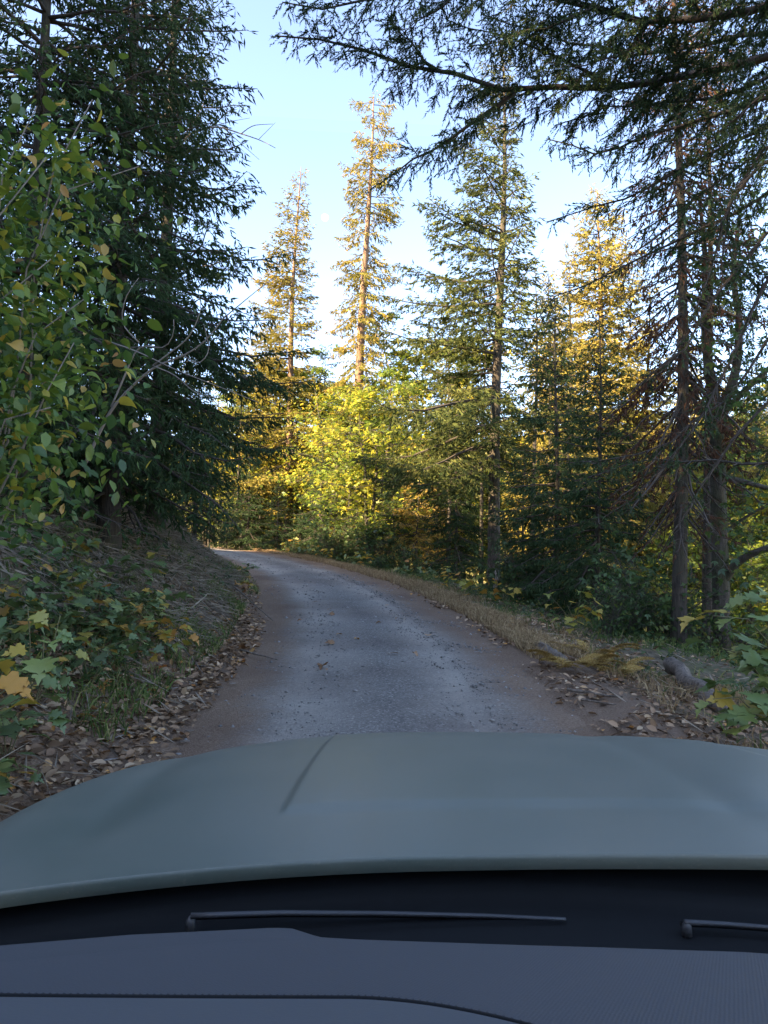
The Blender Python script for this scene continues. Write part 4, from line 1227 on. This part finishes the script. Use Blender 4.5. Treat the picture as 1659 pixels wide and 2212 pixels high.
rnd = random.Random(14)
for i in range(44):
    y = rnd.uniform(9, 40) if i > 13 else rnd.uniform(9.5, 14.5); s = (rnd.uniform(4.0, 9.5) if y < 24 else rnd.uniform(3.3, 7.5)) if i > 13 else rnd.uniform(4.3, 8.0)
    x, yv = road_pt(y, s)
    shrub(SH[rnd.choice([0, 0, 1, 2, 3, 4])], x, yv, rnd.uniform(0.7, 1.25), 'low dark shrub under the trees right of the road', 'shrubs under the right-hand trees', i)
for i in range(16):
    y = rnd.uniform(34, 52); s = rnd.uniform(2.9, 6)
    x, yv = road_pt(y, s)
    shrub(SH[rnd.choice([1, 2, 3, 4])], x, yv, rnd.uniform(0.8, 1.3), 'leafy shrub on the outside of the road bend', 'shrubs outside the bend', i)
for i in range(30):
    y = rnd.uniform(3.2, 26); s = -rnd.uniform(3.6, 7.5) if y < 8.5 else -rnd.uniform(5.2, 8.5)
    x, yv = road_pt(y, s)
    shrub(SH[rnd.choice([0, 1, 2, 2, 3, 4])], x, yv, rnd.uniform(0.55, 1.0), 'leafy shrub on the left bank under the spruces', 'shrubs on the left bank', i)

# leafy plants on the near left bank
for i, (y, s, h, n, sz, kind, mat, lab) in enumerate([
        (4.4, -2.95, 0.55, 22, 0.17, 'maple', 'bank_leaf', 'pale green maple seedling low on the left bank, nearest its yellow neighbour'),
        (3.9, -2.7, 0.45, 16, 0.20, 'maple', 'maple_yellow', 'yellow-orange maple seedling at the left edge by the litter'),
        (5.4, -2.75, 0.42, 40, 0.10, 'maple', 'bank_leaf', 'bushy green plant at the foot of the left bank by the litter'),
        (6.4, -2.7, 0.40, 36, 0.10, 'maple', 'bank_leaf', 'green plant on the left bank halfway to the dead brush'),
        (4.9, -3.5, 0.60, 34, 0.13, 'maple', 'bank_leaf', 'broad-leaved plant higher on the near left bank'),
        (7.6, -2.9, 0.38, 30, 0.10, 'maple', 'bank_leaf', 'green weedy plant just before the dead brush on the bank'),
        (3.6, -2.9, 0.40, 36, 0.12, 'maple', 'bank_leaf', 'dark green plant in the lower left corner above the hood'),
        (4.1, -2.35, 0.30, 26, 0.11, 'maple', 'bank_leaf', 'low dark green plant among the litter beside the hood'),
        (8.9, -3.9, 0.45, 24, 0.11, 'maple', 'bank_leaf', 'green plant at the top edge of the bare bank'),
        (17.5, -2.25, 0.30, 22, 0.14, 'maple', 'maple_yellow', 'orange-leaved seedling at the inside of the bend'),
        (16.5, -2.35, 0.22, 20, 0.13, 'maple', 'fallen', 'clump of orange dead leaves at the inside of the bend'),
        (20.5, -2.2, 0.5, 30, 0.14, 'maple', 'bank_leaf', 'green leafy clump where the bank meets the bend')]):
    x, yv = road_pt(y, s); b = gpt(x, yv)
    r2 = random.Random(i)
    st = [[b, b + Vector((r2.uniform(-.3, .3) * h, r2.uniform(-.3, .3) * h, h * .6)), b + Vector((r2.uniform(-.9, .9) * h, r2.uniform(-.9, .9) * h, h * r2.uniform(.7, 1.1)))] for _ in range(6)]
    sapling('seedling', lab, b, st, n, sz, kind, mat, 60 + i, sr=0.006, spread=0.10)
r3 = random.Random(31)
for i in range(20):
    y = r3.uniform(3.0, 9.5); s = -r3.uniform(2.45, 3.9)
    x, yv = road_pt(y, s); b = gpt(x, yv); h = r3.uniform(0.3, 0.55)
    st = [[b, b + Vector((r3.uniform(-.3, .3) * h, r3.uniform(-.3, .3) * h, h * .6)), b + Vector((r3.uniform(-.9, .9) * h, r3.uniform(-.9, .9) * h, h * r3.uniform(.7, 1.1)))] for _ in range(5)]
    sapling('seedling', 'leafy maple seedling among others on the near left bank', b, st, 30, r3.uniform(0.09, 0.16), 'maple', 'bank_leaf' if i % 5 else 'maple_yellow', 160 + i, sr=0.005, spread=0.13, group='maple seedlings on the near left bank')
for i in range(14):
    y = [19, 20.5, 23, 26, 28, 30, 31, 32, 34, 36, 37, 38, 40, 43][i]
    x, yv = road_pt(y, rnd.uniform(2.5, 3.8)); b = gpt(x, yv); h = rnd.uniform(0.4, 0.8)
    st = [[b, b + Vector((rnd.uniform(-.8, .8) * h, rnd.uniform(-.8, .8) * h, h * rnd.uniform(.7, 1.2)))] for _ in range(4)]
    sapling('seedling', 'leafy green and yellow seedling on the outer verge of the bend, %s nearest' % ORDINALS[i], b, st, 16, 0.19, 'maple', 'bank_leaf' if i % 3 else 'maple_yellow', 90 + i, spread=0.16, group='seedlings along the outer verge')


# bracken
def frond_mesh(seed):
    rg = np.random.default_rng(seed)
    g = Geo()
    s = np.linspace(0, 1, 9)
    ax = np.stack([0 * s, s * 0.9, 0.55 * s - 0.55 * s ** 2], -1)
    tube(g, ax, 0.005 * (1 - 0.8 * s), 4, a=0.2)
    for i in range(26):
        f = 0.2 + 0.8 * i / 26
        p = interp(ax, np.array([f]))[0]
        sg = 1 if i % 2 else -1
        l = 0.30 * (1 - f) ** 0.7 + 0.03
        q = p + np.array([sg * l, l * 0.35, -0.06 * l])
        m = 9
        t = np.linspace(0.05, 1, m)[:, None]
        Pp = p + (q - p) * t
        for sd in (1, -1):
            D = np.tile(np.array([sg * 0.45, 0.9 * sd, -0.05]), (m, 1)) + rg.normal(0, 0.15, (m, 3))
            leaf_quads(g, Pp, D, np.tile(np.array([0, 0, 1.0]), (m, 1)), (0.06 * (1.05 - t[:, 0]) + 0.012), rg, rg.uniform(0, 1, m), False)
    return g.mesh('frond', ['bracken'])


FR = [frond_mesh(i) for i in range(3)]
for i, (px, py, d, n, sc, lab) in enumerate([(1250, 1425, 9.0, 10, 0.55, 'flattened orange bracken fern on the right verge beside the short grey log'), (1325, 1430, 9.0, 9, 0.50, 'orange bracken fern right of the larger flattened one'),
                                             (1275, 1385, 10.2, 9, 0.6, 'yellowing bracken behind the flattened orange ferns')]):
    p = at(px, py, d); b = gpt(p.x, p.y)
    t = empty('bracken_fern', b); tag(t, lab, 'fern', 'bracken ferns on the right verge')
    for k in range(n):
        o = obj('frond', FR[k % 3], t)
        o.rotation_euler = (rnd.uniform(-0.1, 0.45), rnd.uniform(-0.3, 0.3), rnd.uniform(0, 6.28))
        o.scale = [sc * rnd.uniform(0.7, 1.1)] * 3
        o.location = (rnd.uniform(-.3, .3), rnd.uniform(-.25, .25), rnd.uniform(0, 0.04))


# logs, stub and sticks
def log(name, label, a, b_, r0, r1, mat, cat='log', seed=1):
    rg = np.random.default_rng(seed)
    g = Geo()
    a = np.array(list(a)); b_ = np.array(list(b_))
    P = a + (b_ - a) * np.linspace(0, 1, 9)[:, None]
    P[1:-1] += rg.normal(0, r0 * 0.22, (7, 3))
    tube(g, P - a, np.linspace(r0, r1, 9) * (1 + rg.uniform(-0.16, 0.16, 9)), 14, jit=0.22, rng=rg)
    o = obj(name, g.mesh('log', [mat], False))
    o.location = tuple(a)
    tag(o, label, cat)
    return o


def on_ground(px, py, d, h):
    p = at(px, py, d)
    return gpt(p.x, p.y, h)


log('fallen_log', 'short weathered grey log at the end of the dry grass, right verge', on_ground(1165, 1400, 10.3, 0.05), on_ground(1215, 1430, 9.2, 0.06), 0.075, 0.065, 'deadwood', seed=2)
log('rotten_log', 'broken rotten log sloping down beside the maple sapling at the right', on_ground(1448, 1425, 8.9, 0.30), on_ground(1590, 1560, 6.8, 0.03), 0.085, 0.095, 'deadwood', seed=3)
log('tree_stub', 'pale broken stub standing beside the broad fir', on_ground(1068, 1300, 20.5, -0.1), on_ground(1068, 1300, 20.5, 0.75) + Vector((0.06, 0, 0)), 0.07, 0.05, 'bark_grey', 'stub', 4)
for i, (p0, p1, r_, lab) in enumerate([((1225, 1470, 7.6), (1345, 1478, 7.3), 0.016, 'pale stick lying on the right shoulder below the bracken'), ((1255, 1492, 7.2), (1330, 1500, 7.0), 0.013, 'shorter dark stick just below the pale one on the right shoulder'),
                                       ((1430, 1490, 8.0), (1535, 1500, 7.6), 0.012, 'thin straight stick in front of the rotten log'), ((360, 1330, 11), (450, 1335, 10.6), 0.014, 'crooked grey stick on the bare left bank'),
                                       ((420, 1290, 12.5), (520, 1350, 10.8), 0.012, 'long thin stick slanting down the left bank'), ((380, 1390, 8.8), (440, 1440, 8.0), 0.011, 'pale stick in the plants on the left bank'),
                                       ((520, 1395, 9.5), (600, 1420, 9.0), 0.013, 'stick pointing at the road from the left bank'), ((200, 1210, 11.5), (255, 1270, 10.5), 0.012, 'curved pale stick high on the left bank'),
                                       ((470, 1190, 17), (590, 1310, 12.5), 0.016, 'long dark stick on the left bank near the bend')]):
    a = on_ground(*p0, 0.05); b_ = on_ground(*p1, 0.05)
    log('stick', lab, a, b_, r_, r_ * 0.5, 'deadwood', 'stick', 10 + i)
for i in range(60):
    y = rnd.uniform(3.2, 9); s = -1.7 - 1.1 * rnd.random()
    x, yv = road_pt(y, s)
    g = Geo()
    L_ = rnd.uniform(0.06, 0.16)
    tube(g, [(-L_ / 2, 0, 0), (0, 0, 0.004), (L_ / 2, 0, 0)], [0.008, 0.011, 0.006], 4)
    o = obj('wood_chip', g.mesh('wood_chip', ['deadwood' if i % 3 else 'bark_grey'], False))
    o.location = (x, yv, gz(x, yv) + 0.022); o.rotation_euler = (0, rnd.uniform(-.15, .15), rnd.uniform(0, 6.28)); o.scale = (1, rnd.uniform(1, 2.2), 0.6)
    tag(o, 'small chip of bark and wood in the litter on the left shoulder', 'wood chip', 'wood chips on the left shoulder')

# the pale half moon
mm, nt, out = new_mat('moon')
df = N(nt, 'ShaderNodeBsdfDiffuse'); df.inputs['Color'].default_value = (0.10, 0.10, 0.095, 1)
tr = N(nt, 'ShaderNodeBsdfTransparent'); ad = N(nt, 'ShaderNodeAddShader')
nt.links.new(df.outputs[0], ad.inputs[0]); nt.links.new(tr.outputs[0], ad.inputs[1]); nt.links.new(ad.outputs[0], out.inputs['Surface'])
import bmesh
bm = bmesh.new(); bmesh.ops.create_uvsphere(bm, u_segments=32, v_segments=16, radius=8000 * math.tan(R(0.30)))
me = bpy.data.meshes.new('moon'); bm.to_mesh(me); bm.free(); me.materials.append(mm)
mo = obj('moon', me); mo.location = at(702, 470, 8000)
tag(mo, 'pale half moon in the blue sky between the far firs', 'moon')

# ------------------------------------------------------------------ the car one looks out of
def paint_material():
    m, nt, out = new_mat('sage_paint')
    tc = N(nt, 'ShaderNodeTexCoord')
    v = tc.outputs['Object']
    p = N(nt, 'ShaderNodeBsdfPrincipled')
    dust = noise(nt, v, 2.2, 5, 0.6)
    spec = math_n(nt, 'MAXIMUM', ramp(nt, noise(nt, v, 55, 3, 0.6), [(0.66, (0, 0, 0)), (0.74, (1, 1, 1))]), math_n(nt, 'MULTIPLY', ramp(nt, noise(nt, v, 160, 2, 0.6), [(0.62, (0, 0, 0)), (0.70, (1, 1, 1))]), 0.7))
    f = math_n(nt, 'ADD', math_n(nt, 'MULTIPLY', ramp(nt, dust, [(0.35, (0, 0, 0)), (0.7, (1, 1, 1))]), 0.35), math_n(nt, 'MULTIPLY', spec, 0.5), True)
    col = mixc(nt, f, (0.078, 0.098, 0.082), (0.175, 0.168, 0.135))
    nt.links.new(col, p.inputs['Base Color'])
    nt.links.new(math_n(nt, 'ADD', math_n(nt, 'MULTIPLY', f, 0.30), 0.46), p.inputs['Roughness'])
    p.inputs['Coat Weight'].default_value = 0.12
    p.inputs['Coat Roughness'].default_value = 0.22
    nt.links.new(p.outputs[0], out.inputs['Surface'])
    return m


def dash_material(name, col, weave=True):
    m, nt, out = new_mat(name)
    tc = N(nt, 'ShaderNodeTexCoord')
    p = N(nt, 'ShaderNodeBsdfPrincipled')
    p.inputs['Base Color'].default_value = (*col, 1)
    p.inputs['Roughness'].default_value = 0.75
    p.inputs['Specular IOR Level'].default_value = 0.3
    mp = N(nt, 'ShaderNodeMapping'); mp.inputs['Rotation'].default_value = (0, 0, R(28))
    nt.links.new(tc.outputs['Object'], mp.inputs['Vector'])
    w = N(nt, 'ShaderNodeTexWave'); w.inputs['Scale'].default_value = 85; w.inputs['Distortion'].default_value = 1.5; w.inputs['Detail'].default_value = 2
    nt.links.new(mp.outputs[0], w.inputs['Vector'])
    b = N(nt, 'ShaderNodeBump'); b.inputs['Strength'].default_value = 0.11 if weave else 0.08; b.inputs['Distance'].default_value = 0.003
    h = math_n(nt, 'ADD', math_n(nt, 'MULTIPLY', w.outputs['Fac'], 0.6 if weave else 0.0), noise(nt, tc.outputs['Object'], 260, 3))
    nt.links.new(h, b.inputs['Height']); nt.links.new(b.outputs[0], p.inputs['Normal'])
    nt.links.new(p.outputs[0], out.inputs['Surface'])
    return m


def grid_geo(fn, us, vs):
    V = np.array([[fn(u, v) for u in us] for v in vs])
    nu, nv = len(us), len(vs)
    i = np.arange(nv - 1)[:, None] * nu + np.arange(nu - 1)[None, :]
    Q = np.stack([i, i + 1, i + nu + 1, i + nu], -1).reshape(-1, 4)
    return V.reshape(-1, 3), Q


def sst(a, b, x):
    t = min(1, max(0, (x - a) / (b - a)))
    return t * t * (3 - 2 * t)


def build_car():
    paint = paint_material()
    black = plain_mat('black_plastic', (0.007, 0.008, 0.009), 0.75, 0, 0.15)
    rubber = plain_mat('wiper_rubber', (0.03, 0.032, 0.036), 0.5)
    chrome = plain_mat('chrome', (0.7, 0.72, 0.75), 0.15, 1.0)
    tyre = plain_mat('tyre_rubber', (0.02, 0.02, 0.02), 0.85)
    car = empty('car', (0.12, 1.0, 0.0), R(3.0))
    car.rotation_euler = (0, R(-1.4), R(2.2))
    tag(car, 'dusty sage-green car seen from its driver seat, hood and dashboard at the bottom', 'car')
    car_mw = Matrix.Translation((0.12, 1.0, 0.0)) @ car.rotation_euler.to_matrix().to_4x4()
    inv = car_mw.inverted()
    X0, Y0 = 0.0, -1.0          # car-local offset: car y = world y - 1

    def W_(v):
        return 0.95 * (1 - max(0, (v - 0.25) / 0.75) ** 2.6 * 0.42)

    def hood_pt(u, v):
        x = u * W_(v) * (1.42 if u > 0 else 1.0)
        yr = 1.165 - 0.10 * u * u; yf = 2.36 - 0.10 * u * u
        y = yr + (yf - yr) * v
        z = 1.150 - (0.040 if u < 0 else 0.012) * u * u - 0.112 * v * v
        z -= 0.09 * max(0, (abs(u) - 0.80) / 0.20) ** 2
        z -= 0.10 * max(0, (v - 0.90) / 0.10) ** 2
        hw = 0.50 - 0.10 * v
        z += 0.0055 * (1 - sst(hw - 0.010, hw + 0.002, abs(x - 0.22) - (0.25 if x > 0.22 else 0))) * sst(0.165, 0.215, v) * (1 - 0.6 * sst(0.7, 1, v))
        z -= 0.006 * math.exp(-((abs(x) - 0.60) / 0.05) ** 2) * sst(0.0, 0.3, v)
        return (x, y - 1, z)

    us = np.linspace(-1, 1, 301); vs = np.concatenate([np.linspace(0, 0.14, 6), np.linspace(0.155, 0.235, 14), np.linspace(0.26, 0.88, 24), np.linspace(0.9, 1, 10)])
    V, Q = grid_geo(hood_pt, us, vs)
    g = Geo(); g.add(V, Q)
    # rolled rear edge and skirt
    nu = len(us)
    rear = V[:nu].copy(); r2 = rear + np.array([0, -0.004, -0.006]); r3 = rear + np.array([0, 0.012, -0.03])
    VV = np.concatenate([rear, r2, r3])
    i = np.arange(2)[:, None] * nu + np.arange(nu - 1)[None, :]
    g.add(VV, np.stack([i, i + nu, i + nu + 1, i + 1], -1).reshape(-1, 4))
    hood = obj('hood', g.mesh('hood', [paint], True), car)
    # body below the hood: outline from the left rear round the nose to the right rear
    nv = len(vs)
    grid = V.reshape(nv, nu, 3)
    line = np.concatenate([grid[:, 0], grid[-1, 1:-1], grid[::-1, -1]])
    cen = np.array([0, 0.5, 0])
    rings = []
    for dz, ex in ((-0.008, 0.0), (-0.03, 0.012), (-0.15, 0.045), (-0.35, 0.05), (-0.55, 0.02), (-0.62, -0.05)):
        o_ = line.copy(); dirv = nrm((line - cen) * np.array([1, 1, 0])); o_ = o_ + dirv * ex
        o_[:, 2] = o_[:, 2] + dz if dz > -0.05 else 1.0 + dz
        rings.append(o_)
    VV = np.concatenate(rings); m_ = len(line)
    i = np.arange(len(rings) - 1)[:, None] * m_ + np.arange(m_ - 1)[None, :]
    g = Geo(); g.add(VV, np.stack([i, i + 1, i + m_ + 1, i + m_], -1).reshape(-1, 4))
    obj('body', g.mesh('body', [paint], True), car)
    for sx in (-1, 1):
        g = Geo()
        prof = [(0.0, 0.11), (0.22, 0.11), (0.24, 0.12), (0.34, 0.125), (0.38, 0.09), (0.385, 0), (0.38, -0.09), (0.34, -0.125), (0.24, -0.12)]
        ang = np.linspace(0, 2 * np.pi, 33)[:-1]
        VV = np.array([[(sx * 0.80 + w_, 0.75 + r_ * math.cos(a), 0.385 + r_ * math.sin(a)) for a in ang] for r_, w_ in prof]).reshape(-1, 3)
        i = np.arange(len(prof) - 1)[:, None] * 32 + np.arange(32)[None, :]; j = np.arange(len(prof) - 1)[:, None] * 32 + (np.arange(32)[None, :] + 1) % 32
        g.add(VV, np.stack([i, j, j + 32, i + 32], -1).reshape(-1, 4))
        obj('wheel', g.mesh('wheel', [tyre], True), car)

    # cowl
    def cowl(u, v):
        x = u * 0.92
        y = 1.30 - 0.13 * u * u - 0.34 * v
        prof = np.interp(v, [0, 0.35, 0.42, 0.75, 0.82, 1], [1.098, 1.094, 1.080, 1.076, 1.084, 1.078])
        return (x, y - 1, prof - 0.045 * u * u)
    V, Q = grid_geo(cowl, np.linspace(-1, 1, 41), np.linspace(0, 1, 24))
    g = Geo(); g.add(V, Q)
    obj('cowl', g.mesh('cowl', [black], True), car)

    # windscreen: curved pane leaning back over the dashboard
    def pane(u, v, off=0.0):
        x = u * (0.78 - 0.10 * v)
        s = v * 1.12
        y = 1.045 - 0.14 * u * u * (1 - 0.3 * v) - s * math.cos(R(36)) + off * math.sin(R(36))
        z = 1.072 - 0.045 * u * u * (1 - v) + s * math.sin(R(36)) + off * math.cos(R(36))
        return (x, y - 1, z)
    glass, nt, out = new_mat('windscreen_glass')
    tr = N(nt, 'ShaderNodeBsdfTransparent'); tr.inputs['Color'].default_value = (0.965, 0.98, 0.975, 1)
    nt.links.new(tr.outputs[0], out.inputs['Surface'])
    us = np.linspace(-1, 1, 25); vs = np.linspace(0, 1, 17)
    g = Geo()
    for off in (0.0, 0.005):
        V, Q = grid_geo(lambda u, v: pane(u, v, off), us, vs)
        g.add(V, Q)
    obj('windscreen', g.mesh('windscreen', [glass], True), car)
    g = Geo()
    V, Q = grid_geo(lambda u, v: pane(u, v, -0.003), us, np.linspace(0, 0.035, 3)); g.add(V, Q)
    obj('frit_band', g.mesh('frit_band', [black]), car)
    # wipers
    def loc(p):
        return inv @ p
    for pts, nut in (([(412, 1978, 1.045), (600, 1972, 1.06), (830, 1973, 1.07), (1050, 1978, 1.075), (1222, 1986, 1.075)], (412, 1979, 1.05)), ([(1478, 1992, 1.05), (1560, 1996, 1.05), (1700, 2006, 1.045)], (1483, 1990, 1.05))):
        w = empty('wiper'); w.parent = car
        P = np.array([list(loc(at(*p))) for p in pts])
        P = interp(P, np.linspace(0, 1, 14))
        g = Geo(); tube(g, P, np.linspace(0.0042, 0.003, 14), 6)
        obj('blade', g.mesh('blade', [rubber], True), w)
        g = Geo(); tube(g, P + np.array([0, 0.012, -0.008]), 0.004, 6)
        obj('arm', g.mesh('arm', [black], True), w)
        q = np.array(list(loc(at(*nut))))
        g = Geo(); tube(g, [q - [0, 0, 0.02], q - [0, 0, 0.006], q], [0.008, 0.007, 0.003], 10)
        obj('pivot', g.mesh('pivot', [rubber], True), w)
    # bright trim at the nose and a washer jet on the bonnet
    g = Geo()
    P = np.array([list(loc(at(*p))) for p in [(1104, 1598, 2.36), (1125, 1597, 2.36), (1150, 1599, 2.35), (1172, 1603, 2.34)]])
    tube(g, P, [0.003, 0.006, 0.006, 0.002], 6)
    obj('nose_trim', g.mesh('nose_trim', [chrome], True), car)

    # dashboard
    def edge_y(x):
        return np.interp(x, [-0.80, -0.45, -0.28, -0.11, -0.085, -0.045, 0.0, 0.3, 0.48, 0.85], [0.70, 0.835, 0.93, 0.985, 0.982, 0.925, 0.913, 0.905, 0.895, 0.80])

    def dz(x, y):
        return 1.164 + 0.343 * (0.9 - y) + 0.012 * x * x - (0.030 * x if x < 0 else 0.055 * x)

    def dash(u, v):
        x = -0.80 + 1.65 * u
        e = edge_y(x)
        y = e + (0.35 - e) * v
        z = dz(x, y)
        if v == 0: z -= 0.05
        if u in (0.0, 1.0): z -= 0.35
        # shallow binnacle panel nearer the seat
        return (x - 0.12, y - 1, z)
    V, Q = grid_geo(dash, np.linspace(0, 1, 160), np.concatenate([[0, 0.002, 0.006], np.linspace(0.02, 1, 30)]))
    g = Geo(); g.add(V, Q)
    db = obj('dashboard', g.mesh('dashboard', [dash_material('dash_leather', (0.056, 0.060, 0.068))], True), car)

    def seam(x):
        if x < 0.0:
            return 0.648 + 0.02 * max(0, -x - 0.3)
        return 0.648 - 0.55 * x * x * 6
    def low(u, v):
        x = -0.80 + 1.0 * u
        y = seam(x) - 0.007 - v * 0.30
        return (x - 0.12, y - 1, dz(x, y) + 0.004)
    V, Q = grid_geo(low, np.linspace(0, 1, 60), np.linspace(0, 1, 8))
    g = Geo(); g.add(V, Q)
    obj('dash_panel', g.mesh('dash_panel', [dash_material('dash_panel', (0.070, 0.077, 0.085), False)], True), db)
    g = Geo()
    xs = np.linspace(-0.8, 0.2, 50)
    P = np.array([(x - 0.12, seam(x) - 1, dz(x, seam(x)) + 0.001) for x in xs])
    tube(g, P, 0.0035, 6)
    obj('seam', g.mesh('seam', [black], True), db)
    # stitches
    g = Geo()
    for x in np.arange(-0.7, 0.17, 0.006):
        y = seam(x) + 0.004
        tube(g, [(x - 0.12, y - 1, dz(x, y) + 0.002), (x - 0.1185, y - 0.9965, dz(x, y) + 0.002), (x - 0.117, y - 1 + 0.006, dz(x, y + 0.006) + 0.001)], 0.0009, 4, cap=False)
    o = obj('stitching', g.mesh('stitching', [plain_mat('stitch_thread', (0.03, 0.033, 0.04), 0.8)]), db); o['kind'] = 'stuff'


build_car()
